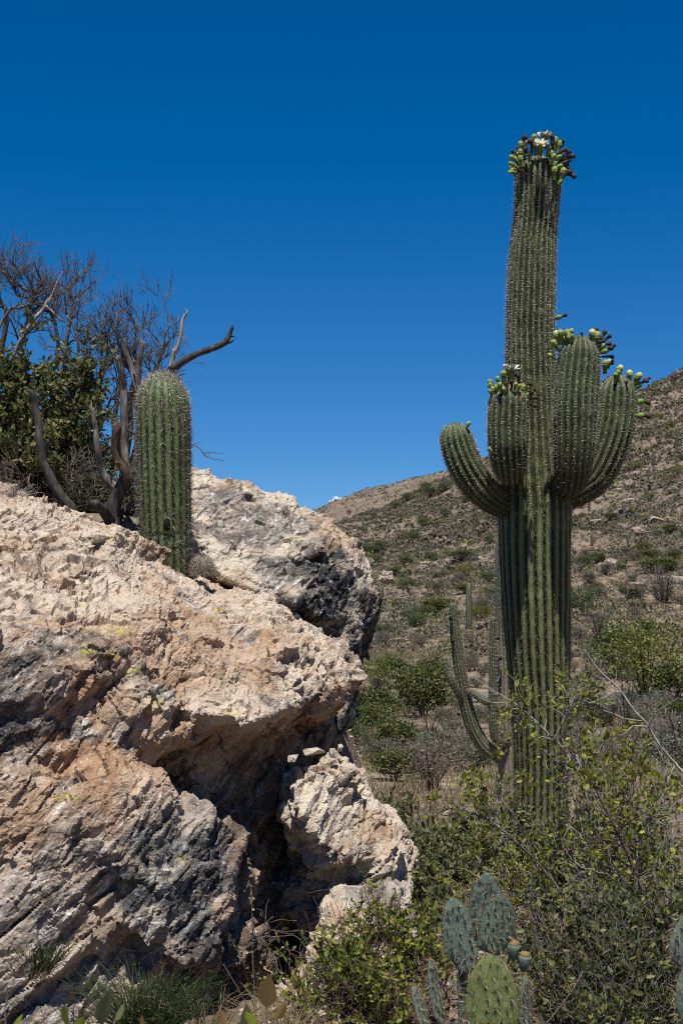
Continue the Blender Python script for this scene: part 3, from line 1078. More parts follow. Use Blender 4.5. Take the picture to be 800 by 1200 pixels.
main_boulder = rock('boulder', [slab, face, bulge, block, foot], 0.036, M['rock'],
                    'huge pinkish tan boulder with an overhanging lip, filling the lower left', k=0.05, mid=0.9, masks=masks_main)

top = [(190, 556, 8.3), (225, 553, 8.25), (262, 561, 8.2), (300, 574, 8.2), (345, 589, 8.2), (385, 606, 8.1), (408, 632, 7.95), (420, 662, 7.85), (424, 690, 7.8), (420, 715, 7.8),
       (190, 625, 7.45), (230, 655, 7.4), (265, 676, 7.3), (310, 694, 7.25), (350, 704, 7.3), (385, 690, 7.5), (405, 660, 7.65),
       (190, 720, 8.2), (270, 720, 7.9), (380, 740, 7.9), (190, 560, 9.6), (380, 640, 9.4), (415, 700, 9.0), (200, 760, 9.6)]
neck = [(385, 672, 7.75), (420, 685, 7.7), (440, 694, 7.75), (442, 712, 7.75), (437, 758, 7.65), (427, 806, 7.55), (408, 858, 7.45), (375, 880, 7.4), (365, 860, 7.4), (372, 725, 7.65),
        (385, 690, 8.7), (438, 705, 8.7), (422, 850, 8.6), (365, 880, 8.6)]
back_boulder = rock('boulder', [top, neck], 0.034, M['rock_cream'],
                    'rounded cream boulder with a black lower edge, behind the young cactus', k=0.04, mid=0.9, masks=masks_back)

low1 = [(326, 918, 5.75), (336, 898, 5.85), (360, 890, 5.95), (395, 886, 6.08), (415, 902, 6.1), (428, 935, 6.1), (446, 962, 6.1), (464, 982, 6.08), (472, 998, 6.05), (466, 1018, 6.1),
        (460, 1018, 5.98), (430, 1018, 5.84), (395, 1010, 5.74), (362, 985, 5.66), (331, 952, 5.68), (345, 1000, 6.25), (390, 1025, 6.2), (450, 1040, 6.3), (330, 925, 7.2), (415, 925, 7.3), (465, 1010, 7.2), (450, 1120, 7.0), (345, 1120, 7.0)]
low2 = [(372, 1052, 5.55), (388, 1032, 5.66), (420, 1022, 5.74), (452, 1026, 5.82), (472, 1036, 5.85), (476, 1065, 5.8), (462, 1095, 5.62), (420, 1095, 5.45), (376, 1082, 5.45),
        (372, 1160, 5.45), (430, 1170, 5.45), (470, 1160, 5.6), (370, 1060, 6.6), (475, 1050, 6.6), (470, 1190, 6.6), (370, 1190, 6.6)]
rock('boulder', [low1, low2], 0.026, M['rock_cream'], 'smaller broken cream boulder low down between the overhang and the green bushes', k=0.03, mid=0.75, fine=0.9, vox=0.0075, ratio=0.10, masks=masks_low)


def small_rock(c, r, seed, label, sub=3, group='loose stones at the boulder foot', cat='rock', mat=None, name='loose_rock'):
    g = np.random.default_rng(seed)
    pts = nrm(g.normal(size=(16, 3))) * np.asarray(r) * g.uniform(0.75, 1.1, (16, 1))
    bm = bmesh.new()
    for p in pts:
        bm.verts.new(p)
    res = bmesh.ops.convex_hull(bm, input=bm.verts)
    bmesh.ops.delete(bm, geom=[v for v in bm.verts if not v.link_faces], context='VERTS')
    if sub > 1:
        bmesh.ops.subdivide_edges(bm, edges=bm.edges, cuts=sub, use_grid_fill=True)
    co = np.array([v.co[:] for v in bm.verts])
    q = co + np.asarray(c)
    rm = float(np.mean(r))
    d = 0.12 * rm * fbm(q / rm * 1.3, 4, seed) + 0.06 * rm * facet(q / rm * 3.0, seed)[0]
    co = co * (1 + d / rm)[:, None]
    for v, k in zip(bm.verts, co):
        v.co = k
    me = bpy.data.meshes.new(name)
    bm.to_mesh(me)
    bm.free()
    me.materials.append(mat or M['rock_small'])
    o = bpy.data.objects.new(name, me)
    COL.objects.link(o)
    o.location = [float(a) for a in c]
    tag(o, label, cat, group)
    return o


g = np.random.default_rng(77)
for k, (px, py, D, w, hgt, lab) in enumerate([
        (344, 889, 5.93, 17, 14, 'flat angular stone wedged under the overhang, leftmost on the lower boulder'),
        (368, 882, 6.0, 26, 13, 'long pale stone lying on the lower boulder under the overhang'),
        (390, 882, 6.08, 12, 17, 'upright cream stone at the right end of the row on the lower boulder'),
        (398, 876, 6.12, 11, 9, 'small cream stone perched topmost above the lower boulder')]):
    small_rock(P(px, py, D), (w / 2 / FPX * D, w / 2.2 / FPX * D, hgt / 2 / FPX * D), 100 + k, lab, 4, None, mat=M['rock_cream'])
for k in range(46):
    px, D = g.uniform(318, 425), g.uniform(4.6, 6.3)
    x = (px - 400) / FPX * D
    z = float(terrain_noisy(np.array([x]), np.array([D]))[0])
    s = float(np.exp(g.normal(-3.25, 0.5)))
    small_rock((x, D, z + s * 0.25), (s * 1.3, s, s * 0.6), 200 + k, 'loose pale stone on the ground at the foot of the boulders', 3 if s > 0.04 else 2)

# ------------------------------------------------------------------ saguaros
SPN = [M['areole'], M['spine_pale'], M['spine_dark'], M['spine_brown']]


def cactus_limb(path, radius, ribs, depth, per=8, seed=0, groove_spines=None, step=0.026, spl=0.028, nsp=8, wool=1.0, old=None, darkness=None, spw=0.0024, facing=True, sharp=1.0, twist=0.0):
    """ribbed tube along path (n,3) with a domed end; returns skin MB and spine MB.  groove_spines: per-sample weight 0 = areoles on crests, 1 = in grooves"""
    g = np.random.default_rng(seed)
    n = len(path)
    t = nrm(np.gradient(path, axis=0))
    u = np.zeros((n, 3))
    ref = np.array([0, 1.0, 0]) if abs(t[0][1]) < 0.8 else np.array([0, 0, 1.0])
    u[0] = nrm(np.cross(ref, t[0]))
    for i in range(1, n):                       # parallel transport
        a = u[i - 1] - u[i - 1].dot(t[i]) * t[i]
        u[i] = nrm(a)
    w = np.cross(t, u)
    seg = np.concatenate([[0], np.cumsum(np.linalg.norm(np.diff(path, axis=0), axis=1))])
    S = ribs * per
    ph = np.arange(S) * 2 * np.pi / S
    gs = np.zeros(n) if groove_spines is None else np.asarray(groove_spines, float)
    wob = 0.10 * fbm(np.stack([seg * 1.7, seg * 0 + seed, seg * 0], 1), 3, seed) / max(ribs / 12, 1)
    phi = ph[None, :] + wob[:, None] + twist * seg[:, None]
    cr = np.abs(np.cos(ribs * ph / 2))[None, :].repeat(n, 0)           # 1 on crest, 0 in groove
    # irregular ribs
    nz = fbm(np.stack([np.repeat(seg * 2.2, S), np.tile(np.cos(ph) * 2.0, n), np.tile(np.sin(ph) * 2.0, n)], 1) + seed * 3.1, 3, seed).reshape(n, S)
    bumps = fbm(np.stack([np.repeat(seg * 14, S), np.tile(np.cos(ph) * 5.0, n), np.tile(np.sin(ph) * 5.0, n)], 1) + seed, 2, seed + 4).reshape(n, S)
    prof = cr ** sharp
    depth = (depth * (1 - 0.42 * gs))[:, None]
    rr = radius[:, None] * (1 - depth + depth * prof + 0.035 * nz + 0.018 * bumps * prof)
    V = path[:, None, :] + rr[..., None] * (np.cos(phi)[..., None] * u[:, None, :] + np.sin(phi)[..., None] * w[:, None, :])
    oldv = np.zeros((n, S)) if old is None else np.repeat(np.asarray(old)[:, None], S, 1)
    i = (np.arange(n - 1) * S)[:, None]
    j = np.arange(S)[None]
    j2 = (j + 1) % S
    F = np.stack([i + j, i + j2, i + S + j2, i + S + j], -1).reshape(-1, 4)
    skin = MB()
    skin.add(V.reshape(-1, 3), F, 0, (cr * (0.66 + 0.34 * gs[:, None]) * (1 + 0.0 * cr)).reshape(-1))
    skin.oldv = oldv.reshape(-1)
    skin.f.append((np.array([(n - 1) * S + np.arange(S)]), 0))
    # areoles
    L = seg[-1]
    na = int(L / step)
    sp = MB()
    pos, nor, dk, gsv, tang = [], [], [], [], []
    for r in range(ribs):
        ss = (np.arange(na) + g.uniform(0, 1)) * step + g.uniform(-0.1, 0.1, na) * step
        ss = np.clip(ss, 0, L * 0.999)
        fi = np.interp(ss, seg, np.arange(n))
        i0 = np.minimum(fi.astype(int), n - 2)
        f = fi - i0
        gw = gs[i0]
        ing = gw > 0.5
        col = np.where(ing, r * per + per // 2, r * per) % S
        pA = V[i0, col] * (1 - f)[:, None] + V[i0 + 1, col] * f[:, None]
        ctr = path[i0] * (1 - f)[:, None] + path[i0 + 1] * f[:, None]
        tt = t[i0]
        rad = pA - ctr
        slope = (radius[np.minimum(i0 + 1, n - 1)] - radius[i0]) / np.maximum(seg[np.minimum(i0 + 1, n - 1)] - seg[i0], 1e-6)
        nn_ = nrm(nrm(rad) - tt * np.clip(slope, -6, 1)[:, None])
        pos.append(pA)
        nor.append(nn_)
        gsv.append(gw)
        tang.append(tt)
        dk.append(np.zeros(na) if darkness is None else np.asarray(darkness)[i0])
    pos, nor, gsv, dk, tang = [np.concatenate(a) for a in (pos, nor, gsv, dk, tang)]
    if facing:
        m = (nor * (np.array([0, 0, CAMZ]) - pos)).sum(1) > -0.45 * np.linalg.norm(pos - np.array([0, 0, CAMZ]), axis=1)
        pos, nor, gsv, dk, tang = pos[m], nor[m], gsv[m], dk[m], tang[m]
    K = len(pos)
    # wool pads: little four-sided pyramids
    sz = wool * 0.0085 * (spl / 0.028) ** 0.5 * g.uniform(0.7, 1.3, K)
    a1 = nrm(np.cross(nor, tang))
    a2 = np.cross(nor, a1)
    Vp = np.stack([pos + a1 * sz[:, None], pos + a2 * sz[:, None] * 1.3, pos - a1 * sz[:, None], pos - a2 * sz[:, None] * 1.3, pos + nor * sz[:, None] * 0.9], 1).reshape(-1, 3)
    k5 = (np.arange(K) * 5)[:, None]
    light = dk < 0.5
    Fp = np.concatenate([k5[light] + np.array(q) for q in ((0, 1, 4), (1, 2, 4), (2, 3, 4), (3, 0, 4))])
    sp.add(Vp, Fp, 0)
    for s in range(nsp):
        keep_ = (gsv > 0.5) | (s < 4)
        dirs = nor * g.uniform(0.15, 1.1, (K, 1)) + 0.75 * g.normal(size=(K, 3)) * np.array([1, 1, 1])
        dirs = dirs + nor * np.maximum(0, 0.2 + 0.35 * gsv - (dirs * nor).sum(1))[:, None]
        Ls = spl * g.uniform(0.55, 1.35, K) * (1 + 0.45 * gsv)
        u_ = g.uniform(0, 1, K)
        mi = np.where(u_ < dk, 2, np.where(u_ < dk + 0.06, 3, 1))
        for m_ in (1, 2, 3):
            q = (mi == m_) & keep_
            if q.any():
                spikes(sp, pos[q], dirs[q], Ls[q], spw, m_, seed + s)
    return skin, sp, (path, radius, t, u, w)


def dome_path(pts, rads, n, dome_len=None):
    """pts (k,3) world control points, rads (k,) -> path and radius with a rounded tip"""
    path = spline(pts, n)
    r = np.interp(np.linspace(0, len(rads) - 1, n), np.arange(len(rads)), rads)
    ker = np.ones(7) / 7
    rp = np.convolve(np.pad(r, 3, mode='edge'), ker, 'valid')
    seg = np.concatenate([[0], np.cumsum(np.linalg.norm(np.diff(path, axis=0), axis=1))])
    L = seg[-1]
    dl = dome_len or rads[-1] * 1.15
    # resample with denser tip
    s = np.concatenate([np.linspace(0, L - dl, n, endpoint=False), L - dl + dl * np.sin(np.linspace(0, np.pi / 2, 22))])
    pth = np.stack([np.interp(s, seg, path[:, c]) for c in range(3)], 1)
    rr = np.interp(s, seg, rp)
    q = np.clip((s - (L - dl)) / dl, 0, 0.9985)
    rr = rr * np.sqrt(1 - q ** 2)
    return pth, rr


def add_limb(name, parent, limb, mat, label=None):
    skin, sp, _ = limb
    o = skin.build(name, mat, parent=parent, attr='rib')
    at = o.data.attributes.new('old', 'FLOAT', 'POINT')
    at.data.foreach_set('value', skin.oldv.astype(np.float32))
    if label:
        o['label'] = label
    o['_o'] = parent['_o']
    s = sp.build('spines', SPN, parent=o, smooth=False)
    s['kind'] = 'stuff'
    return o


DS = 11.6
mpp = DS / FPX
big = thing('saguaro_cactus', 'tall green flowering saguaro cactus with four upturned arms', 'cactus', P(633, 1012, DS))
tr = [(1040, 634, 29), (1000, 633.5, 30), (950, 633.5, 31), (900, 633.5, 31.5), (860, 633, 32.5), (820, 632, 34.5), (780, 630.5, 37), (740, 629, 39), (700, 627.5, 40.5), (660, 626.5, 41.5),
      (620, 625.5, 42.5), (595, 625, 43), (570, 624.5, 41), (545, 624, 37), (515, 623, 33), (480, 622, 31), (440, 621.5, 29.5), (402, 621, 28.5), (365, 621.5, 28.2), (327, 622.5, 27.8),
      (300, 623.5, 27.0), (280, 625, 26.0), (264, 626.5, 25.5), (245, 628, 26.0), (220, 629.5, 26.5), (200, 630, 26.5), (184, 630, 25.5)]
pts = np.array([P(c, y, DS) for y, c, r in tr])
pth, rr = dome_path(pts, np.array([r * mpp for _, _, r in tr]), 340, 0.16)
pyv = 700 - (pth[:, 2] - CAMZ) / DS * FPX
gsp = (pyv > 600).astype(float)
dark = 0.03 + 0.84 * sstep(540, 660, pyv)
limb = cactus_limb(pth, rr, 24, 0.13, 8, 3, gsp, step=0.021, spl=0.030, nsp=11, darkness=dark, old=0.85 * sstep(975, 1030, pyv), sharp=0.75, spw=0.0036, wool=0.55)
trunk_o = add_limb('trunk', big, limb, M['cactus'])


def arm(parent, ctl, base_r, ribs, seed, label, n=120, depth=0.13, mat=None, step=0.022, spl=0.029, nsp=9, dark0=0.9, spw=0.0032, name='arm', old=None, wool=0.5):
    pts = np.array([P(a, b, d) for a, b, d, r in ctl])
    rad = np.array([r * d / FPX for a, b, d, r in ctl])
    pth, rr = dome_path(pts, rad, n)
    s = np.linspace(0, 1, len(pth))
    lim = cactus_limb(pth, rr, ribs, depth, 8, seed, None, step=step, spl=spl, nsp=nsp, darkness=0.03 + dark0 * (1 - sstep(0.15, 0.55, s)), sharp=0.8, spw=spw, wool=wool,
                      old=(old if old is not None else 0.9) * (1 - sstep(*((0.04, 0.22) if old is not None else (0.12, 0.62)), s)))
    return add_limb(name, parent, lim, mat or M['arm_skin'], label), pth, rr


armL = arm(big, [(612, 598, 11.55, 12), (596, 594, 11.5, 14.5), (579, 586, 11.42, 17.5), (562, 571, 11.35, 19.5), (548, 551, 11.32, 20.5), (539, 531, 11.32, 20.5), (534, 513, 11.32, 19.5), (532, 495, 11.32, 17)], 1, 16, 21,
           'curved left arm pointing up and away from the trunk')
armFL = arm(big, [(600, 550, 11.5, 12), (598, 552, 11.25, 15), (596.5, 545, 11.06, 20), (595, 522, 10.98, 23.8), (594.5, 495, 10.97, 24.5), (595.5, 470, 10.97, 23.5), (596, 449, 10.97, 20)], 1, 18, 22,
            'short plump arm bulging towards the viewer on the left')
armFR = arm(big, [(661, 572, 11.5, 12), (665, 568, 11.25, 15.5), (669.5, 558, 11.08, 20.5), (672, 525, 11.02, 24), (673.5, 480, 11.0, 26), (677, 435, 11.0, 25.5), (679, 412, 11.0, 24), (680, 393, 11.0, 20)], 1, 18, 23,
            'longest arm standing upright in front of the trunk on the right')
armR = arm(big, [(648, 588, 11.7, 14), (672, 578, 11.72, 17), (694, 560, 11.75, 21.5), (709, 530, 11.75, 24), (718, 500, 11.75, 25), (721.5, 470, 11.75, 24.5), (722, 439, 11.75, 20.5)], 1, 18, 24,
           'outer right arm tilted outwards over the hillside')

# buds, flowers and fruits: parts of the saguaro
def bud(p, d, L, closed=False, name='flower_bud'):
    b = MB()
    lathe(b, p, d, [(0, L * 0.15), (L * 0.2, L * 0.17), (L * 0.45, L * 0.17), (L * 0.60, L * 0.215), (L * 0.72, L * 0.24)], 8, 0)
    lathe(b, np.asarray(p) + nrm(np.asarray(d)) * L * 0.70, d, [(0, L * 0.235), (L * 0.10, L * 0.25), (L * 0.22, L * 0.21), (L * 0.31, L * 0.12), (L * 0.35, 0.001)], 8, 1)
    b.build(name, [M['bud'], M['cream_petal' if closed else 'budtip']], parent=big)


def flower(p, d, L, seed):
    g = np.random.default_rng(seed)
    b = MB()
    d = nrm(np.asarray(d, float))
    lathe(b, p, d, [(0, L * 0.15), (L * 0.4, L * 0.17), (L * 0.75, L * 0.26), (L * 0.9, L * 0.36)], 9, 0)
    top_ = np.asarray(p) + d * L * 0.88
    ref = nrm(np.cross(d, [0.3, 0.2, 0.9]))
    w = np.cross(d, ref)
    a = np.arange(22) * 2 * np.pi / 11 + g.normal(0, 0.1, 22)
    tilt = np.where(np.arange(22) < 11, 0.25, 0.8)[:, None]
    dirs = np.cos(a)[:, None] * ref + np.sin(a)[:, None] * w + d * tilt
    leaves(b, top_ + 0.18 * L * (np.cos(a)[:, None] * ref + np.sin(a)[:, None] * w), dirs, L * 0.42, 0.62, 0.3, 1, seed)
    lathe(b, top_, d, [(0, L * 0.2), (L * 0.1, L * 0.22), (L * 0.16, L * 0.12)], 9, 2)
    b.build('flower', [M['bud'], M['petal'], M['stamen']], parent=big)


def fruit(p, d, L, seed, green=True):
    g = np.random.default_rng(seed)
    b = MB()
    d = nrm(np.asarray(d, float))
    if green:
        lathe(b, p, d, [(0, L * 0.09), (L * 0.15, L * 0.18), (L * 0.38, L * 0.235), (L * 0.6, L * 0.2), (L * 0.72, L * 0.1)], 8, 0)
        q = np.asarray(p) + d * L * 0.7
    else:
        lathe(b, p, d, [(0, L * 0.11), (L * 0.3, L * 0.10), (L * 0.7, L * 0.12)], 6, 1)
        q = np.asarray(p) + d * L * 0.65
    d2 = nrm(d + 0.35 * g.normal(size=3))
    lathe(b, q, d2, [(0, L * 0.11), (L * 0.15, L * 0.13), (L * 0.30, L * 0.20), (L * 0.44, L * 0.19), (L * 0.52, L * 0.06)], 7, 1)
    b.build('fruit' if green else 'dried_flower', [M['fruit'], M['dried']], parent=big)


g = np.random.default_rng(9)


def clusters(items, D, Dtip=0.0):
    """(kind, px, py, dx, dy, L px): base at the pixel, pointing along (dx, dy) in the picture plane"""
    for k, (kind, px, py, dx, dy, L) in enumerate(items):
        p = P(px, py, D - Dtip)
        d = np.array([dx, g.uniform(-0.5, -0.1), -dy])
        L = L * D / FPX
        if kind == 'b':
            bud(p, d, L)
        elif kind == 'c':
            bud(p, d, L, closed=True)
        elif kind == 'f':
            flower(p, d, L, k)
        elif kind == 'g':
            fruit(p, d, L, k, True)
        else:
            fruit(p, d, L, k, False)


# crown of the trunk
clusters([('b', 604, 200, -0.5, 0.9, 11) if False else ('b', 607, 197, -0.9, -0.5, 13), ('b', 604, 202, -0.9, 0.1, 10), ('b', 607, 190, -0.8, -0.45, 13), ('b', 611, 180, -0.15, -1, 14), ('b', 610, 188, -0.1, -1, 13),
          ('b', 612, 196, -0.25, -1, 14), ('d', 606, 184, -0.5, -0.9, 13), ('d', 616, 180, -0.1, -1, 19), ('d', 622, 182, 0.05, -1, 18), ('b', 625, 172, 0.0, -1, 14), ('b', 628, 182, 0, -1, 18),
          ('f', 637, 174, 0.05, -1, 17), ('d', 645, 176, 0.1, -1, 15), ('b', 649, 176, 0.1, -1, 15), ('b', 653, 180, 0.2, -1, 15), ('d', 654, 176, 0.6, -0.8, 12), ('b', 641, 184, 0.1, -1, 13),
          ('d', 650, 182, 1, -0.6, 14), ('d', 655, 186, 1, -0.5, 14), ('g', 649, 187, 0.9, -0.4, 14), ('d', 654, 192, 1, -0.1, 14), ('d', 656, 196, 1, 0.1, 13), ('d', 654, 200, 1, 0.0, 15),
          ('g', 650, 197, 0.9, -0.3, 14), ('d', 658, 204, 1, 0.15, 15), ('b', 648, 203, -0.05, -1, 14), ('b', 649, 211, 0.0, -1, 15), ('b', 657, 213, 0.2, -1, 16), ('g', 653, 217, 0.6, -0.7, 12),
          ('b', 620, 190, -0.05, -1, 12), ('d', 615, 188, -0.3, -1, 14), ('b', 644, 190, 0.1, -1, 13), ('d', 656, 188, 1, -0.3, 16), ('b', 617, 175, -0.2, -1, 11)], 11.42)
for k in range(30):
    an = g.uniform(-0.6, np.pi + 0.6) if k % 3 else g.uniform(0, 2 * np.pi)
    hh_ = g.uniform(0, 1)
    rr_ = 26 * (1 - 0.45 * hh_ ** 2)
    q = P(630 + rr_ * math.cos(an), 207 - 26 * hh_ + g.uniform(-3, 5), DS + rr_ * mpp * math.sin(an))
    d = (0.8 * math.cos(an), 0.8 * math.sin(an), g.uniform(0.3, 1.3))
    L = g.uniform(9, 14) * mpp
    if k % 5 in (0, 3):
        fruit(q, d, L, k, False)
    elif k % 5 == 1:
        fruit(q, d, L, k, True)
    else:
        bud(q, d, L)
for (ax_, ay_, ar_, ad_, kn) in ((596, 456, 20, 10.97, 12), (680, 402, 20, 11.0, 14), (722, 447, 20, 11.75, 8)):
    for k in range(kn):
        an = g.uniform(0, 2 * np.pi)
        rr_ = ar_ * g.uniform(0.75, 1.0)
        q = P(ax_ + rr_ * math.cos(an), ay_ + g.uniform(-2, 10), ad_ + rr_ * mpp * math.sin(an))
        d = (0.6 * math.cos(an), 0.6 * math.sin(an), g.uniform(0.5, 1.3))
        L = g.uniform(8, 13) * mpp
        if k % 4 == 0:
            fruit(q, d, L, k, False)
        else:
            bud(q, d, L, closed=k % 5 == 1)
clusters([('f', 633, 182, 0, -0.35, 15), ('b', 645, 193, 0.3, -0.9, 13)], 11.33)
clusters([('g', 649, 373, 1, -0.15, 13)], 11.5)
# arms
clusters([('b', 552, 503, -0.3, -1, 8) if False else ('b', 545, 503, 0.5, -0.9, 10)], 11.25)
clusters([('b', 579, 467, -0.2, -1, 14), ('b', 583, 466, -0.1, -1, 16), ('b', 577, 458, -0.4, -1, 10), ('b', 590, 450, -0.1, -1, 16), ('f', 597, 449, 0.05, -1, 19), ('b', 591, 462, -0.1, -1, 12), ('b', 604, 464, 0.1, -1, 13),
          ('b', 610, 466, 0.15, -1, 16), ('d', 607, 453, 0.1, -1, 15), ('d', 611, 456, 0.8, -0.7, 13), ('g', 612, 466, 0.9, -0.5, 13), ('d', 614, 461, 1, -0.3, 13), ('g', 611, 471, 0.9, -0.3, 13),
          ('d', 616, 468, 1, -0.1, 12), ('d', 616, 474, 1, 0.1, 12), ('b', 584, 452, -0.2, -1, 11), ('b', 576, 465, -0.4, -1, 9)], 10.93)
clusters([('b', 580, 538, -0.5, -1, 16)], 10.95)
clusters([('b', 658, 403, -0.2, -1, 17), ('c', 656, 404, -0.4, -1, 17), ('b', 663, 402, 0.05, -1, 16), ('b', 667, 398, 0.15, -1, 13), ('b', 655, 411, -0.7, -0.8, 16), ('b', 652, 421, -0.9, -0.5, 12), ('b', 667, 428, -0.2, -1, 10),
          ('b', 671, 444, -0.5, -0.9, 9), ('d', 681, 397, 0.1, -1, 8), ('c', 694, 404, -0.1, -1, 18), ('b', 697, 408, 0.1, -1, 19), ('d', 697, 400, 0.1, -1, 14), ('d', 702, 403, 0.4, -0.9, 15), ('d', 704, 404, 0.7, -0.8, 14),
          ('g', 700, 410, 0.8, -0.6, 15), ('g', 702, 413, 1, -0.2, 15), ('d', 708, 409, 1, -0.15, 12), ('d', 704, 418, 1, 0.0, 13), ('b', 668, 405, 0, -1, 10)], 10.96)
clusters([('b', 708, 438, 0.0, -1, 16), ('c', 712, 432, 0.1, -1, 11), ('b', 724, 440, -0.1, -1, 10), ('c', 725, 442, 0.1, -1, 14), ('c', 738, 450, -0.1, -1, 16), ('c', 744, 452, 0.3, -1, 16), ('b', 742, 452, 0.3, -1, 15),
          ('g', 743, 456, 0.9, -0.8, 15), ('d', 748, 449, 0.9, -0.3, 12), ('g', 743, 473, 1, -0.3, 16), ('g', 743, 488, 1, -0.05, 17), ('d', 752, 446, 1, -0.2, 9), ('d', 706, 430, 0.9, -0.3, 12), ('d', 708, 424, 1, 0.0, 10)], 11.72)

# the young saguaro on the boulder
DY = 7.15
mp2 = DY / FPX
young = thing('young_saguaro', 'single unbranched young saguaro growing on top of the boulder', 'cactus', P(194, 665, DY))
tr = [(690, 198, 26), (665, 197.5, 27), (640, 196, 28.5), (600, 194, 30), (560, 192.5, 31), (520, 192, 31.5), (490, 191.5, 31.3), (465, 191, 30), (437, 191, 27)]
pts = np.array([P(c, y, DY) for y, c, r in tr])
pth, rr = dome_path(pts, np.array([r * mp2 for _, _, r in tr]), 200, 0.155)
pyv = 700 - (pth[:, 2] - CAMZ) / DY * FPX
rr = rr * (1 - 0.05 * np.exp(-((pyv - 628) / 2.5) ** 2) - 0.04 * np.exp(-((pyv - 645) / 2.5) ** 2))
limb = cactus_limb(pth, rr, 19, 0.11, 12, 40, (pyv > 400).astype(float), step=0.0155, spl=0.023, nsp=9, darkness=0.05 + 0.62 * sstep(450, 520, pyv), spw=0.0030, sharp=0.55)
yo = add_limb('trunk', young, limb, M['young'])
# woodpecker hole: a callused rim and a dark pit
hb = MB()
hp = P(195.5, 615, DY - 31 * mp2 * 0.99)
lathe(hb, hp + np.array([0, 0.012, 0]), (0.02, -1, 0.1), [(0, 0.027), (0.006, 0.0265), (0.010, 0.022), (0.006, 0.018), (-0.03, 0.012), (-0.035, 0.002)], 16)
V = hb.v[0]
V[:, 2] = (V[:, 2] - hp[2]) * 1.55 + hp[2]
hb.build('nest_hole', flat_mat('hole_rim', (0.11, 0.14, 0.055), 0.8), parent=young)
hb = MB()
lathe(hb, hp + np.array([0, -0.004, 0]), (0.02, -1, 0.1), [(-0.02, 0.0195), (0.003, 0.0175), (0.0035, 0.001)], 14)
V = hb.v[0]
V[:, 2] = (V[:, 2] - hp[2]) * 1.55 + hp[2]
hb.build('nest_hole_cavity', flat_mat('hole_dark', (0.006, 0.005, 0.004), 1.0), parent=young)

# small grey spiny ball cactus beside it
pin = thing('pincushion_cactus', 'small grey spiny ball cactus beside the foot of the young saguaro', 'cactus', P(237, 664, 7.08))
pth, rr = dome_path(np.array([P(237, 674, 7.1), P(237, 667, 7.1), P(237, 652, 7.1)]), np.array([11, 13, 12.]) * 7.1 / FPX, 30)
limb = cactus_limb(pth, rr, 13, 0.1, 6, 55, np.ones(len(pth)), step=0.006, spl=0.017, nsp=16, darkness=np.zeros(len(pth)) + 0.15, spw=0.0014)
add_limb('body', pin, limb, M['second'])

# second saguaro behind the big trunk
D2 = 16.0
sec = thing('saguaro_cactus', 'grey corky saguaro half hidden behind the big trunk, thin arms on its left', 'cactus', P(600, 945, D2))
tr = [(960, 601, 17), (930, 601, 17.5), (880, 600.5, 17.5), (874, 600, 16.6), (860, 600, 17), (800, 599, 17.5), (740, 598, 17.5), (690, 597, 17.5), (650, 596, 16.8), (622, 596, 14)]
pth, rr = dome_path(np.array([P(c, y, D2) for y, c, r in tr]), np.array([r * D2 / FPX for _, _, r in tr]), 160)
pyv = 700 - (pth[:, 2] - CAMZ) / D2 * FPX
limb = cactus_limb(pth, rr, 20, 0.10, 6, 60, None, step=0.05, spl=0.03, nsp=5, darkness=0 * rr + 0.3, wool=0.4, old=np.maximum(0.25, sstep(690, 790, pyv)), spw=0.003)
add_limb('trunk', sec, limb, M['second'])
for ctl, sd, lab, od in [
        ([(598, 884, 15.95, 7), (584, 884, 15.9, 8), (568, 876, 15.85, 8.5), (554, 853, 15.85, 8.5), (545, 822, 15.85, 8.2), (538, 780, 15.85, 7.4), (533, 740, 15.85, 6.6), (530, 706, 15.85, 4.8)], 61, 'long arm sweeping out and up on the left', 0.9),
        ([(598, 869, 15.9, 4), (584, 869, 15.75, 4.5), (578, 858, 15.72, 5), (577, 820, 15.72, 5.2), (577, 770, 15.72, 5), (577.5, 722, 15.72, 4)], 62, 'thin upright arm close against the trunk', 0.2),
        ([(541, 820, 15.8, 3.5), (535, 810, 15.75, 4.2), (528, 797, 15.72, 4.5), (523, 784, 15.72, 4.3), (520, 769, 15.72, 3.3)], 63, 'short side arm leaning out left of the long arm', 0.1),
        ([(547, 810, 15.8, 3.5), (555, 813, 15.75, 4.2), (563, 818, 15.72, 4.8), (570, 822, 15.7, 4.8), (575, 822, 15.7, 3.5)], 64, 'stubby side arm pointing right from the long arm', 0.1)]:
    arm(sec, ctl, 1, 12, sd, lab, n=70, depth=0.14, mat=M['second'], step=0.04, spl=0.022, nsp=4, dark0=0.5, spw=0.003, old=od, wool=0.4)
for px, py in ((528, 725), (530, 752), (583, 748), (586, 772), (537, 837), (588, 846)):
    b = MB()
    lathe(b, P(px, py, 15.75 if px < 560 else 15.80), (0, -1, 0), [(-0.04, 0.02), (0.015, 0.02), (0.015, 0.001)], 8)
    b.build('bird_hole', flat_mat('hole_black', (0.01, 0.008, 0.007), 1.0) if 'hole_black' not in bpy.data.materials else bpy.data.materials['hole_black'], parent=sec)

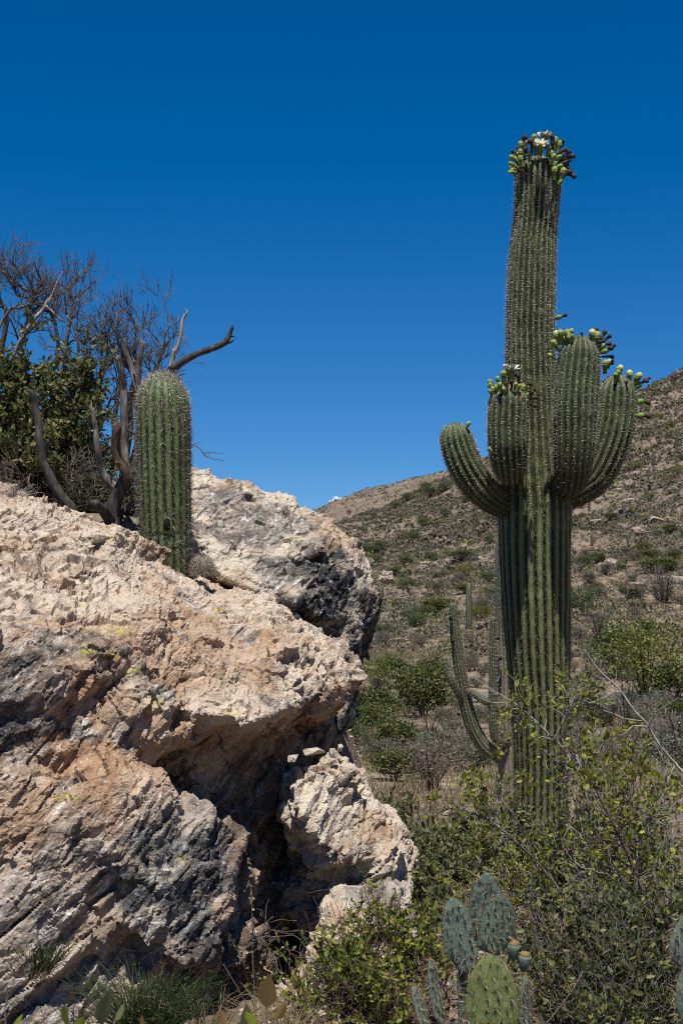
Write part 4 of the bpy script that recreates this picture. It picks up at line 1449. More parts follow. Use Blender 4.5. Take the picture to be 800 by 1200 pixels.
# far saguaros
def far_saguaro(px, py, hpx, wpx, arms, label, seed):
    g = np.random.default_rng(seed)
    b = hit(px, py)
    H, r = hpx * b[1] / FPX, wpx * b[1] / FPX / 2
    o = MB()
    pp = b + np.outer(np.linspace(-0.05, 1, 8), [0, 0, H])
    rd_ = r * np.array([0.8, 0.9, 1, 1.05, 1.05, 1, 0.9, 0.35])
    tubes(o, pp, rd_, 12, wob=0.06)
    for s, hh, ln in arms:
        q = b + np.array([0, 0, H * hh])
        a = [q, q + np.array([s * r * 2.2, -r, -r * 0.3]), q + np.array([s * r * 3.4, -r, r * 1.5]), q + np.array([s * r * 3.5, -r, H * ln])]
        tubes(o, spline(a, 9), np.append(np.full(8, r * 0.68), r * 0.25), 9)
    ob = o.build('far_saguaro', M['second'], origin=b)
    for an in ('rib', 'old'):
        at = ob.data.attributes.new(an, 'FLOAT', 'POINT')
        at.data.foreach_set('value', np.full(len(ob.data.vertices), 0.4 if an == 'rib' else 0.1, np.float32) + g.uniform(-0.35, 0.4, len(ob.data.vertices)).astype(np.float32) * (an == 'rib'))
    tag(ob, label, 'cactus', 'saguaros dotted over the hillside')


far_saguaro(549, 738, 55, 7.5, [], 'slim armless saguaro in the valley between the grey arm and the trunk', 1)
G_SAG = 'tiny far saguaro standing among the scrub on the hillside'
for k, (px, py, h_, w_, ar, lab) in enumerate([
        (766, 463, 19, 4, [(1, 0.4, 0.5), (-1, 0.35, 0.4)], 'far saguaro with raised arms on the skyline ridge'),
        (792, 524, 26, 4, [(1, 0.4, 0.45), (-1, 0.45, 0.4)], 'far saguaro with two arms below the skyline near the edge'),
        (765, 545, 20, 3.5, [(-1, 0.4, 0.4)], G_SAG), (778, 560, 14, 3, [(1, 0.45, 0.4)], G_SAG), (792, 548, 16, 3, [], G_SAG), (768, 612, 17, 3.4, [], G_SAG), (693, 640, 16, 3.5, [], G_SAG),
        (478, 655, 11, 2.6, [], G_SAG), (432, 684, 17, 3, [], G_SAG), (490, 648, 9, 2.5, [(1, 0.4, 0.5)], G_SAG), (565, 676, 15, 3.4, [], G_SAG), (504, 645, 12, 3, [(1, 0.4, 0.4), (-1, 0.5, 0.4)], G_SAG),
        (735, 640, 15, 3, [], G_SAG), (712, 560, 11, 2.6, [], G_SAG), (520, 622, 9, 2.5, [], G_SAG), (455, 625, 9, 2.4, [], G_SAG), (690, 600, 13, 3, [], G_SAG), (780, 690, 16, 3.4, [], G_SAG),
        (448, 700, 14, 3, [], G_SAG), (500, 690, 13, 3, [], G_SAG), (555, 600, 8, 2.2, [], G_SAG)]):
    far_saguaro(px, py, h_, w_, ar, lab, 10 + k)

# ------------------------------------------------------------------ shrubs of the valley and the hillside
def shrub_proto(name, leafm, seed, nclump=26, per=55, leaf=0.055, width=0.5, stems=9, flat=1.0, openness=0.12, twigm=None, grow_up=0.3):
    """unit shrub: about 1 wide, 1 high; an Empty with foliage and stem children"""
    g = np.random.default_rng(seed)
    o = thing(name, 'shrub', 'shrub', (0, 0, 0))
    st = MB()
    a = g.uniform(0, 2 * np.pi, stems)
    rad = g.uniform(0.12, 0.36, stems)
    tops = np.stack([np.cos(a) * rad, np.sin(a) * rad, g.uniform(0.45, 0.85, stems)], 1)
    paths = np.stack([spline([(0.03 * math.cos(q), 0.03 * math.sin(q), -0.04), tuple(t * np.array([0.45, 0.45, 0.5])), tuple(t)], 6) for q, t in zip(a, tops)])
    rads = np.repeat(np.linspace(0.016, 0.005, 6)[None], stems, 0)
    tubes(st, paths, rads, 5)
    c1, r1 = grow(paths, rads, 6, 0.28, 4, seed=seed, up=0.3)
    tubes(st, c1, r1, 3, cap=False)
    st.build('stem', twigm or M['twig_purple'], parent=o)
    # clumps on a dome with gaps
    u = g.uniform(0, 2 * np.pi, nclump)
    v = g.uniform(0, 1, nclump) ** 0.7
    rr_ = g.uniform(0.45, 1.0, nclump) ** 0.6
    c = np.stack([np.cos(u) * 0.40 * rr_ * np.sqrt(1 - (v * 0.9) ** 2), np.sin(u) * 0.40 * rr_ * np.sqrt(1 - (v * 0.9) ** 2), 0.2 + 0.62 * v * rr_ * flat], 1)
    c = c + g.normal(0, 0.05, c.shape)
    cr = g.uniform(0.05, 0.19, nclump)
    pos = np.repeat(c, per, 0) + g.normal(size=(nclump * per, 3)) * np.repeat(cr, per)[:, None] * np.array([0.75, 0.75, 0.62])
    pos[:, 2] = np.maximum(pos[:, 2], 0.02)
    d = nrm(g.normal(size=pos.shape) + np.array([0, 0, grow_up]) + 1.2 * (pos - np.repeat(c, per, 0)) / np.repeat(cr, per)[:, None])
    fo = MB()
    leaves(fo, pos, d, leaf, width, 0.2, 0, seed)
    fo.build('foliage', leafm, parent=o)
    return o


def twig_proto(name, seed, mat, stems=14, kids=7, tip=(0.5, 0.95)):
    """leafless unit shrub"""
    g = np.random.default_rng(seed)
    o = thing(name, 'shrub', 'shrub', (0, 0, 0))
    a = g.uniform(0, 2 * np.pi, stems)
    rad = g.uniform(0.1, 0.42, stems)
    tops = np.stack([np.cos(a) * rad, np.sin(a) * rad, g.uniform(tip[0], tip[1], stems)], 1)
    paths = np.stack([spline([(0.04 * math.cos(q), 0.04 * math.sin(q), -0.04), tuple(t * np.array([0.5, 0.5, 0.45])), tuple(t)], 6) for q, t in zip(a, tops)])
    rads = np.repeat(np.linspace(0.014, 0.005, 6)[None], stems, 0)
    st = MB()
    tubes(st, paths, rads, 4)
    c1, r1 = grow(paths, rads, kids, 0.3, 4, seed=seed, up=0.25, rratio=0.7)
    tubes(st, c1, r1, 3, cap=False)
    c2, r2 = grow(c1, r1, 4, 0.14, 3, seed=seed + 1, up=0.2, rratio=0.8)
    tubes(st, c2, np.maximum(r2, 0.0022), 3, cap=False)
    st.build('branches', mat, parent=o)
    return o


def ocotillo_proto(seed):
    g = np.random.default_rng(seed)
    o = thing('ocotillo', 'ocotillo', 'shrub', (0, 0, 0))
    n = 15
    a = g.uniform(0, 2 * np.pi, n)
    rad = g.uniform(0.12, 0.5, n)
    hh = g.uniform(0.65, 1.0, n)
    paths = np.stack([spline([(0, 0, -0.03), (math.cos(q) * r * 0.45, math.sin(q) * r * 0.45, h * 0.5), (math.cos(q) * r, math.sin(q) * r, h)], 8) for q, r, h in zip(a, rad, hh)])
    st = MB()
    tubes(st, paths, np.repeat(np.linspace(0.011, 0.006, 8)[None], n, 0), 5)
    p, t = along(paths, 60, seed, 0.05)
    spikes(st, p, nrm(g.normal(size=p.shape)), 0.022, 0.004, 0, seed)
    st.build('stem', M['bark_dark'], parent=o)
    return o


protos = {
    'olive': [shrub_proto('olive_bush', M['leaf_olive'], 301 + k, 36, 105, 0.056) for k in range(3)],
    'verde': [shrub_proto('green_bush', M['leaf_verde'], 311 + k, 30, 80, 0.045) for k in range(3)],
    'gold': [shrub_proto('palo_verde_tree', M['leaf_gold'], 321 + k, 30, 85, 0.042, 0.35, 10, 1.0, twigm=M['leaf_gold']) for k in range(2)],
    'grey': [shrub_proto('grey_bush', M['leaf_grey'], 331 + k, 32, 80, 0.06, 0.28, 14, grow_up=1.2) for k in range(3)],
    'dry': [shrub_proto('dry_bush', M['leaf_dry'], 341 + k, 24, 45, 0.05, 0.3, 12) for k in range(2)],
    'twig': [twig_proto('bare_bush', 351 + k, M['twig_purple'] if k else M['twig_pale']) for k in range(3)],
    'ocotillo': [ocotillo_proto(361 + k) for k in range(2)],
}
used = set()


def plant(kind, px, py, wpx, hpx, label, group=None, g=np.random.default_rng(400), b=None):
    pr = protos[kind][int(g.integers(len(protos[kind])))]
    if b is None:
        b = hit(px, py)
    s = b[1] / FPX * (1.2 if kind in ('olive', 'verde', 'gold', 'grey', 'dry') else 1.0)
    sc = (wpx * s, wpx * s, hpx * s)
    rz = float(g.uniform(0, 6.28))
    if pr.name not in used:
        used.add(pr.name)
        pr.location = [float(a) for a in b]
        pr.scale = sc
        pr.rotation_euler = (0, 0, rz)
        pr['label'] = label
        if group:
            pr['group'] = group
        pr['category'] = {'gold': 'tree', 'ocotillo': 'ocotillo'}.get(kind, 'bush')
        return pr
    o = dup(pr, b, rz, sc, label, group)
    o['category'] = {'gold': 'tree', 'ocotillo': 'ocotillo'}.get(kind, 'bush')
    if not group and 'group' in o:
        del o['group']
    return o


for it in [
        ('gold', 440, 810, 58, 44, 'yellowish green bush beside the right edge of the boulder'),
        ('verde', 466, 806, 40, 38, 'fresh green bush behind the road, right of a yellowish one'),
        ('olive', 496, 842, 62, 58, 'dark olive round bush in front of the grey road'),
        ('olive', 503, 806, 44, 34, 'olive bush standing behind the round dark olive one'),
        ('dry', 478, 815, 40, 22, 'dry brown bush low between two green bushes by the road'),
        ('olive', 432, 850, 62, 42, 'brownish olive bush near the boulder, below the yellowish one'),
        ('verde', 412, 884, 44, 42, 'grey green bush against the small stones on the lower boulder'),
        ('twig', 433, 890, 26, 32, 'bare grey dead bush in the dry grass near the lower boulder'),
        ('olive', 462, 914, 62, 34, 'dark green low bush at the edge of the foreground thicket'),
        ('grey', 506, 892, 46, 28, 'soft silvery bush in pale grass left of the grey saguaro arm'),
        ('grey', 476, 880, 46, 30, 'silvery olive bush in the middle of the dry grass'),
        ('grey', 450, 893, 40, 26, 'silvery low bush between the bare dead bush and the dark green one'),
        ('dry', 522, 858, 40, 30, 'dry brown rounded bush left of the curved grey arm'),
        ('dry', 545, 880, 44, 26, 'dry straw coloured bush below the curved grey arm'),
        ('grey', 555, 906, 62, 34, 'grey green bush under the bend of the grey saguaro arm'),
        ('verde', 466, 866, 20, 16, 'small yellow green clump in the dry grass'),
        ('gold', 755, 820, 100, 92, 'big yellow green palo verde tree on the right of the tall cactus'),
        ('verde', 722, 796, 62, 68, 'darker green tree standing behind the yellow green palo verde'),
        ('verde', 741, 765, 34, 32, 'bright green tree top behind the palo verde'),
        ('olive', 790, 822, 60, 40, 'dark bush under the right side of the palo verde'),
        ('verde', 684, 722, 38, 32, 'fresh green bush just right of the tall trunk'),
        ('ocotillo', 690, 852, 54, 92, 'ocotillo with thin dark wands beside the tall trunk'),
        ('ocotillo', 733, 862, 44, 84, 'ocotillo with thin wands in front of the palo verde'),
        ('twig', 778, 708, 62, 46, 'large bare grey shrub below the pale rock slab on the hillside'),
        ('twig', 700, 745, 44, 36, 'bare grey shrub right of the green bush by the trunk'),
        ('grey', 780, 905, 70, 40, 'silvery bush behind the grey thorny branch on the right'),
        ('dry', 735, 880, 60, 34, 'dry brown bush behind the leafy branches on the right'),
        ('grey', 700, 900, 60, 36, 'grey bush low behind the tall trunk'),
        ('verde', 705, 930, 60, 30, 'green bush low beside the tall trunk'),
        ('olive', 772, 672, 44, 18, 'dark wide bush halfway up the right hillside'),
        ('olive', 678, 846, 44, 34, 'dark olive bush tight against the right side of the tall trunk'),
        ('grey', 712, 850, 56, 30, 'silvery bush between the two ocotillos'),
        ('dry', 752, 850, 56, 30, 'dry brown bush low in front of the palo verde'),
        ('olive', 786, 850, 50, 30, 'dark bush at the right edge below the palo verde')]:
    plant(*it)

# remembered green patches up the hill, each a tree of its own
GT = 'small green tree dotted on the hillside between rock and cactus'
GR = 'small green trees on the hillside'
for px, py, w_, h_, kd in [(473, 664, 20, 13, 'verde'), (448, 646, 22, 13, 'verde'), (433, 650, 20, 14, 'verde'), (482, 636, 20, 14, 'verde'), (497, 618, 22, 12, 'verde'), (503, 584, 24, 14, 'verde'), (478, 587, 16, 10, 'verde'),
                           (522, 575, 18, 12, 'verde'), (572, 639, 16, 12, 'verde'), (540, 657, 42, 13, 'verde'), (572, 684, 22, 14, 'verde'), (572, 702, 26, 14, 'verde'), (547, 676, 28, 16, 'gold'), (490, 735, 30, 16, 'verde'),
                           (449, 745, 32, 14, 'verde'), (475, 690, 20, 12, 'verde'), (508, 718, 26, 16, 'olive'), (560, 726, 34, 16, 'gold'), (497, 574, 14, 9, 'verde'), (440, 660, 14, 10, 'verde'), (460, 675, 16, 11, 'olive'),
                           (425, 625, 12, 8, 'verde'), (437, 607, 10, 7, 'verde'), (462, 596, 12, 8, 'verde'), (520, 605, 14, 9, 'verde'), (545, 590, 12, 8, 'verde'), (505, 658, 18, 11, 'verde'), (425, 700, 18, 12, 'verde')]:
    plant(kd, px, py, w_, h_, GT, GR)
GT2 = 'small green tree dotted on the hillside right of the tall cactus'
GR2 = 'small green trees on the right hillside'
for px, py, w_, h_, kd in [(760, 588, 16, 11, 'verde'), (772, 492, 15, 9, 'gold'), (785, 502, 14, 9, 'gold'), (780, 566, 12, 8, 'gold'), (742, 550, 22, 10, 'gold'), (794, 556, 16, 10, 'gold'), (757, 482, 14, 8, 'gold'), (796, 540, 12, 8, 'verde'),
                           (700, 660, 18, 12, 'olive'), (683, 664, 24, 14, 'verde'), (715, 610, 14, 9, 'olive'), (735, 605, 14, 8, 'olive'), (760, 655, 20, 10, 'olive'), (697, 696, 20, 12, 'olive'), (740, 700, 18, 10, 'olive')]:
    plant(kd, px, py, w_, h_, GT2, GR2)

# other countable bushes nearer than the crowd
g = np.random.default_rng(500)
labs = {'grey': 'silvery desert bush scattered over the lower slope', 'dry': 'dry brown desert bush scattered over the lower slope', 'twig': 'bare twiggy desert bush scattered over the lower slope',
        'olive': 'dark olive desert bush scattered over the lower slope', 'ocotillo': 'far ocotillo with thin wands on the lower slope'}
cnt = 0
while cnt < 230:
    D = (78 + 95 * g.uniform() ** 0.8) if cnt < 120 else (20 + 58 * g.uniform() ** 0.7)
    px = g.uniform(405, 815)
    if 588 < px < 662 or 58 < D < 66:
        continue
    kd = g.choice(['grey', 'dry', 'twig', 'olive', 'ocotillo'], p=[0.27, 0.25, 0.27, 0.15, 0.06])
    x = (px - 400) / FPX * D
    b = np.array([x, D, float(terrain_noisy(np.array([x]), np.array([D]))[0])])
    w_ = g.uniform(0.7, 1.7) * (1 if D > 78 else 0.75)
    hh = w_ * g.uniform(0.55, 0.85) * (1.5 if kd == 'ocotillo' else 1)
    plant(kd, 0, 0, w_ * FPX / D, hh * FPX / D, labs[kd], 'scattered bushes on the lower slope', b=b)
    cnt += 1

# the crowd of far scrub as one mass
N = 62000
D = np.sqrt(g.uniform(85 ** 2, 440 ** 2, N * 2))
D = np.concatenate([D[:N], np.sqrt(g.uniform(430 ** 2, 780 ** 2, 20000)), np.sqrt(g.uniform(85 ** 2, 200 ** 2, 5000))])
px = g.uniform(330, 880, len(D))
D2_ = np.concatenate([np.sqrt(g.uniform(85 ** 2, 440 ** 2, 26000)), np.sqrt(g.uniform(14 ** 2, 85 ** 2, 2500)), np.sqrt(g.uniform(430 ** 2, 780 ** 2, 6000))])
p2_ = np.where(g.uniform(size=len(D2_)) < 0.5, g.uniform(-300, 330, len(D2_)), g.uniform(880, 1500, len(D2_)))
D, px = np.concatenate([D, D2_]), np.concatenate([px, p2_])
x = (px - 400) / FPX * D
z = terrain_noisy(x, D)
patch = fbm(np.stack([x / 22, D / 22, 0 * x], 1), 3, 44)
keep = g.uniform(-0.9, 0.5, len(D)) < patch + 0.38
x, D, z, patch = x[keep], D[keep], z[keep], patch[keep]
n = len(D)
size = np.exp(g.normal(-0.62, 0.45, n)) * np.where(D > 430, 1.1, 1.0)
tint = np.clip(g.choice([0.05, 0.22, 0.35, 0.5, 0.62, 0.8, 0.95], n, p=[0.08, 0.19, 0.21, 0.22, 0.16, 0.09, 0.05]) + g.normal(0, 0.05, n), 0, 1)
per = 30
dirs = nrm(g.normal(size=(n, per, 3)))
dirs[..., 2] = np.abs(dirs[..., 2])
ctr = np.stack([x, D, z], 1)[:, None, :] + dirs * (size[:, None, None] * g.uniform(0.3, 1.0, (n, per, 1))) * np.array([0.55, 0.55, 0.62])
sz = (size[:, None] * g.uniform(0.10, 0.24, (n, per)) * np.clip(D / 260, 0.5, 1.0)[:, None]).reshape(-1)
c = ctr.reshape(-1, 3)
a = nrm(g.normal(size=c.shape))
b = nrm(np.cross(a, g.normal(size=c.shape)))
V = np.stack([c + a * sz[:, None], c + b * sz[:, None] * 0.7, c - a * sz[:, None] * 0.8, c - b * sz[:, None] * 0.6], 1).reshape(-1, 3)
k4 = (np.arange(len(c)) * 4)[:, None]
mb = MB()
mb.add(V, k4 + np.arange(4), 0, np.repeat(tint, per * 4))
o = mb.build('hillside_scrub', M['tint'], smooth=False, attr='tint')
tag(o, 'mass of small grey brown and green scrub covering the hillside', 'scrub', kind='stuff')

# straw grass of the valley floor
g = np.random.default_rng(600)
n = 15000
D = np.sqrt(g.uniform(16 ** 2, 100 ** 2, n))
px = g.uniform(380, 860, n)
D = np.concatenate([D, np.sqrt(g.uniform(14 ** 2, 100 ** 2, 12000))])
px = np.concatenate([px, g.uniform(-100, 1400, 12000)])
n = len(D)
x = (px - 400) / FPX * D
pt = fbm(np.stack([x / 5, D / 5, 0 * x], 1), 3, 61)
keep = (g.uniform(-0.4, 0.5, n) < pt - 0.02) & (np.abs(D - 61) > 4)
x, D = x[keep], D[keep]
z = terrain_noisy(x, D)
n = len(x)
per = 7
pos = np.repeat(np.stack([x, D, z - 0.02], 1), per, 0) + g.normal(0, 0.12, (n * per, 3)) * np.array([1, 1, 0])
d = nrm(g.normal(size=(n * per, 3)) * 0.45 + np.array([0, 0, 1.0]))
mb = MB()
spikes(mb, pos, d, g.uniform(0.12, 0.38, n * per), 0.02, 0, 1)
tag(mb.build('grass', M['straw'], smooth=False), 'dry straw grass over the valley floor', 'grass', kind='stuff')

# pale boulders on the hillside
g = np.random.default_rng(650)
spec = [(716, 661, 26, 11), (704, 664, 16, 8), (790, 682, 60, 16), (745, 686, 40, 8), (700, 612, 22, 8), (745, 622, 14, 8), (768, 612, 30, 9), (793, 620, 22, 12), (735, 588, 18, 7), (742, 649, 12, 5), (683, 745, 10, 8),
        (430, 786, 60, 14), (470, 752, 40, 9), (420, 752, 26, 8), (700, 865, 24, 14), (560, 655, 18, 6), (520, 633, 22, 6), (545, 640, 14, 5), (500, 660, 14, 5), (570, 622, 14, 5), (740, 520, 14, 7), (725, 498, 12, 6), (690, 560, 14, 6)]
protr = None
for k, (px, py, w_, h_) in enumerate(spec + [(g.uniform(405, 800), g.uniform(520, 745), g.uniform(4, 11), g.uniform(3, 6)) for _ in range(16)]):
    sk = np.interp(px, SKY_PX, SKY_PY)
    if py < sk + 12 or 590 < px < 660:
        continue
    b = hit(px, py)
    s = b[1] / FPX
    lab = 'pale boulder half buried in the hillside scrub' if k >= 2 and k != 11 else ['bright pale boulder on the slope right of the tall trunk', 'smaller pale boulder beside a bright one on the right slope'][k] if k < 2 else 'flat pale rock slab in the valley beyond the road, near the boulder'
    small_rock(b, (w_ / 2 * s, w_ / 2.4 * s, h_ / 1.6 * s), 700 + k, lab, 2, 'boulders on the hillside', 'boulder', mat=M['rock_far'], name='hillside_boulder')

# ------------------------------------------------------------------ dead trees and bush behind the boulder
snag = thing('dead_tree', 'dead grey snag with broken stubs behind the young saguaro', 'tree', P(135, 640, 8.2))


def limbs(items, sides=10, wob=0.10, n=14):
    b = MB()
    n = n * 2
    if sides >= 9:
        sides = 18
    for ctl in items:
        c = np.array(ctl, float)
        sp_ = spline(np.column_stack([PA(c[:, :3]), c[:, 3] * c[:, 2] / FPX]), n)
        p = sp_[:, :3]
        r = np.maximum(sp_[:, 3], 0.0015) * 0.74
        kk = np.linspace(0, 1, n) * np.linalg.norm(p[-1] - p[0]) * 7 + c[0, 1]
        for ax_ in range(3):
            p[1:-1, ax_] += (fbm(np.column_stack([kk, kk * 0 + ax_ * 9.1, kk * 0 + c[0, 0]]), 2, 5) * np.minimum(r, 0.02) * 1.1)[1:-1]
        tubes(b, p, r, sides, wob=wob * 0.45, flute=0.12 if sides > 10 else 0.0)
        if r[-1] > 0.008:                                   # splintered end
            t_ = nrm(p[-1] - p[-3])
            q = p[-1] + RNG.normal(0, 0.35, (9, 3)) * r[-1]
            spikes(b, q - t_ * r[-1], t_ + RNG.normal(0, 0.16, (9, 3)), r[-1] * RNG.uniform(1.5, 4.5, 9), r[-1] * 0.8, 0, 3)
        if r[0] > 0.014:                                    # broken spurs
            for k in range(int(3 + len(c) / 2)):
                m_ = RNG.integers(3, n - 3)
                d_ = nrm(RNG.normal(size=3) + 0.6 * nrm(p[m_ + 1] - p[m_]))
                L_ = r[m_] * RNG.uniform(1.6, 5)
                tubes(b, spline([p[m_], p[m_] + d_ * L_ * 0.6, p[m_] + d_ * L_ + RNG.normal(0, 0.2, 3) * L_], 6), np.linspace(r[m_] * 0.42, r[m_] * 0.12, 6), 7)
    return b


limbs([[(134, 675, 8.2, 26), (133, 645, 8.2, 20), (132, 612, 8.2, 14), (138, 588, 8.2, 11), (150, 566, 8.15, 11), (160, 550, 8.15, 9), (166, 520, 8.2, 8), (168, 480, 8.25, 8), (172, 450, 8.3, 7)],
       [(140, 650, 8.3, 12), (152, 620, 8.4, 10), (166, 590, 8.4, 9), (176, 540, 8.4, 8)], [(165, 660, 8.3, 11), (160, 630, 8.35, 9), (150, 605, 8.4, 7)],
       [(130, 610, 8.2, 9), (120, 600, 8.1, 8), (108, 592, 8.0, 7)]], 14, 0.12).build('trunk', M['bark_dark'], parent=snag)
limbs([[(152, 566, 8.12, 9), (146, 545, 8.1, 8), (138, 525, 8.1, 7.5), (136, 505, 8.1, 7), (136, 498, 8.1, 6.5)]], 12, 0.12).build('broken_stub', M['bark_hollow'], parent=snag)
limbs([[(150, 560, 8.3, 7), (148, 520, 8.35, 6.5), (147, 470, 8.35, 6), (143, 440, 8.35, 5), (139, 421, 8.35, 3.5)], [(146, 450, 8.35, 3), (143, 432, 8.32, 2.5), (140, 417, 8.3, 1.5)]], 12, 0.12).build('branch', M['bark_grey'], parent=snag)
limbs([[(140, 575, 8.4, 7), (122, 550, 8.4, 5.5), (115, 510, 8.4, 4.5), (108, 478, 8.4, 3.5)], [(166, 480, 8.3, 5), (158, 440, 8.35, 4.5), (150, 415, 8.35, 4), (146, 398, 8.35, 3)], [(163, 500, 8.4, 6), (164, 440, 8.4, 5), (166, 400, 8.4, 3)]], 9, 0.12).build('branch', M['bark_grey'], parent=snag)
limbs([[(175, 520, 8.2, 9), (188, 470, 8.2, 8), (199, 438, 8.2, 6.5), (210, 428, 8.2, 5.8), (228, 418, 8.2, 5.2), (248, 412, 8.2, 5), (259, 404, 8.2, 5), (265, 398, 8.2, 4.5), (269, 390, 8.2, 3.5), (272.5, 383, 8.2, 2.6)],
       [(263, 401, 8.2, 3), (269, 401, 8.2, 2), (274, 398, 8.2, 0.8)], [(185, 440, 8.25, 2.6), (185, 428, 8.25, 2)]], 12, 0.10, 22).build('branch', M['bark_dark'], parent=snag)
limbs([[(196, 445, 8.22, 4), (203, 420, 8.22, 3.6), (207, 410, 8.22, 3.2), (212, 392, 8.22, 2.8), (215, 376, 8.22, 2.4), (219, 367, 8.22, 1.6), (217, 362, 8.22, 0.8)], [(205, 436, 8.2, 2.8), (202, 424, 8.2, 2.4), (204, 410, 8.2, 2.2)]], 10, 0.1, 16).build('branch', M['twig_pale'], parent=snag)
b = limbs([[(222, 519, 8.2, 1.0), (233, 525, 8.2, 1.0), (240, 534, 8.2, 0.9), (246, 537, 8.2, 0.7), (262, 540, 8.2, 0.4)], [(238, 531, 8.2, 0.8), (250, 530, 8.2, 0.6), (262, 532, 8.2, 0.3)], [(244, 536, 8.2, 0.6), (247, 529, 8.2, 0.4)], [(228, 520, 8.2, 0.5), (240, 517, 8.2, 0.3)],
           [(222, 519, 8.2, 1.0), (205, 512, 8.3, 1.2), (172, 505, 8.3, 1.5)]], 5, 0, 8)
b.build('twig', M['twig_purple'], parent=snag)

log = thing('leaning_log', 'dark leaning dead stem in front of the dark green bush', 'log', P(78, 592, 8.1))
limbs([[(88, 602, 8.1, 8), (78, 586, 8.1, 8), (65, 566, 8.1, 7.5), (54, 542, 8.1, 6.5), (50, 520, 8.1, 6.5), (46, 498, 8.1, 6), (41, 475, 8.1, 5.5), (36, 459, 8.1, 4)], [(53, 530, 8.1, 3.5), (56, 520, 8.05, 2.5), (57, 516, 8.05, 2)]], 12, 0.14, 20).build('trunk', M['bark_dark'], parent=log)


def bare_tree(name, label, stems, mat, kids, lens, D, seed, loc, thick=1.0, upw=0.12, mat2=None):
    o = thing(name, label, 'tree', loc)
    g = np.random.default_rng(seed)
    n = 9
    paths, rads = [], []
    for ctl in stems:
        c = np.array(ctl, float)
        s_ = spline(np.column_stack([PA(c[:, :3]), c[:, 3] * c[:, 2] / FPX]), n)
        p = s_[:, :3] + g.normal(0, 0.012, (n, 3))
        paths.append(p)
        rads.append(np.maximum(s_[:, 3], 0.003))
    paths, rads = np.array(paths), np.array(rads)
    t0 = MB()
    tubes(t0, paths, rads, 8, wob=0.08)
    t0.build('trunk', mat, parent=o)
    cur, cr_ = paths, rads
    t1 = MB()
    for lv, (k_, l_) in enumerate(zip(kids, lens)):
        cur, cr_ = grow(cur, cr_, k_, l_, 6 if lv < 2 else 4, spread=(0.4, 1.15), up=upw, wander=0.24, rratio=0.62, tip=0.45, frm=0.25 if lv == 0 else 0.15, seed=seed + lv)
        cr_ = np.maximum(cr_ * 0.85, 0.0015 * thick)
        tubes(t1, cur, cr_, 5 if lv == 0 else 3, cap=False)
    t1.build('branches', mat2 or mat, parent=o)
    return o, cur


bare_tree('bare_tree', 'leafless thorny tree with tangled dark twigs at the left edge', [
    [(20, 520, 9.6, 4), (25, 440, 9.6, 3.4), (33, 380, 9.6, 3), (33, 370, 9.6, 2.6), (42, 350, 9.6, 2), (40, 328, 9.6, 1.2), (33, 310, 9.6, 0.7)],
    [(-20, 500, 9.7, 4), (0, 420, 9.7, 3.5), (10, 375, 9.7, 3), (-4, 345, 9.7, 2), (-20, 320, 9.7, 1)],
    [(33, 365, 9.6, 2.4), (42, 340, 9.6, 2), (20, 335, 9.6, 1.8), (2, 316, 9.6, 1.5)],
    [(70, 520, 9.5, 3), (78, 420, 9.5, 2.6), (81, 360, 9.5, 2.2), (84, 342, 9.5, 1.6), (96, 318, 9.5, 0.8)],
    [(55, 460, 9.6, 2.8), (70, 400, 9.6, 2.3), (55, 365, 9.6, 2), (20, 340, 9.6, 1.6), (0, 318, 9.6, 1.2)],
    [(-10, 420, 9.5, 2), (10, 365, 9.5, 1.8), (35, 358, 9.5, 1.6), (62, 352, 9.5, 1.4)]],
    M['twig_purple'], [7, 6, 4], [0.26, 0.18, 0.11], 9.6, 800, P(20, 620, 9.6))
b = thing('pale_dead_branch', 'pale crooked dead branch rising out of the dark green bush', 'branch', P(20, 420, 9.3))
limbs([[(14, 425, 9.3, 3), (22, 400, 9.3, 3), (32, 384, 9.3, 3), (48, 366, 9.3, 3), (54, 358, 9.3, 2.6), (61, 348, 9.3, 2.2), (64, 338, 9.3, 1.6)], [(57, 355, 9.3, 1.4), (68, 330, 9.3, 1.0), (74, 318, 9.3, 0.5)], [(54, 358, 9.3, 1.6), (70, 372, 9.3, 1.2), (80, 380, 9.3, 0.8)]], 8, 0.1).build('branch', M['twig_pale'], parent=b)

bare_tree('bare_tree', 'leafless twiggy purplish tree between the green bush and the young saguaro', [
    [(112, 600, 9.3, 5), (112, 520, 9.3, 4), (120, 450, 9.3, 3), (125, 410, 9.3, 2), (118, 378, 9.3, 1)],
    [(140, 600, 9.4, 5), (150, 500, 9.4, 4), (158, 440, 9.4, 3), (160, 405, 9.4, 2), (158, 370, 9.4, 1)],
    [(150, 560, 9.4, 4), (172, 470, 9.4, 3), (190, 415, 9.4, 2), (196, 395, 9.4, 1.2), (200, 372, 9.4, 0.7)],
    [(100, 590, 9.3, 4), (85, 500, 9.3, 3), (95, 440, 9.3, 2.4), (90, 400, 9.3, 1.5), (80, 370, 9.3, 0.8)],
    [(130, 560, 9.4, 4), (138, 480, 9.4, 3), (145, 420, 9.4, 2.4), (140, 395, 9.4, 1.5), (135, 368, 9.4, 0.8)]],
    M['twig_purple'], [9, 7, 4], [0.28, 0.18, 0.11], 9.4, 820, P(125, 630, 9.4), mat2=M['twig_purple'])
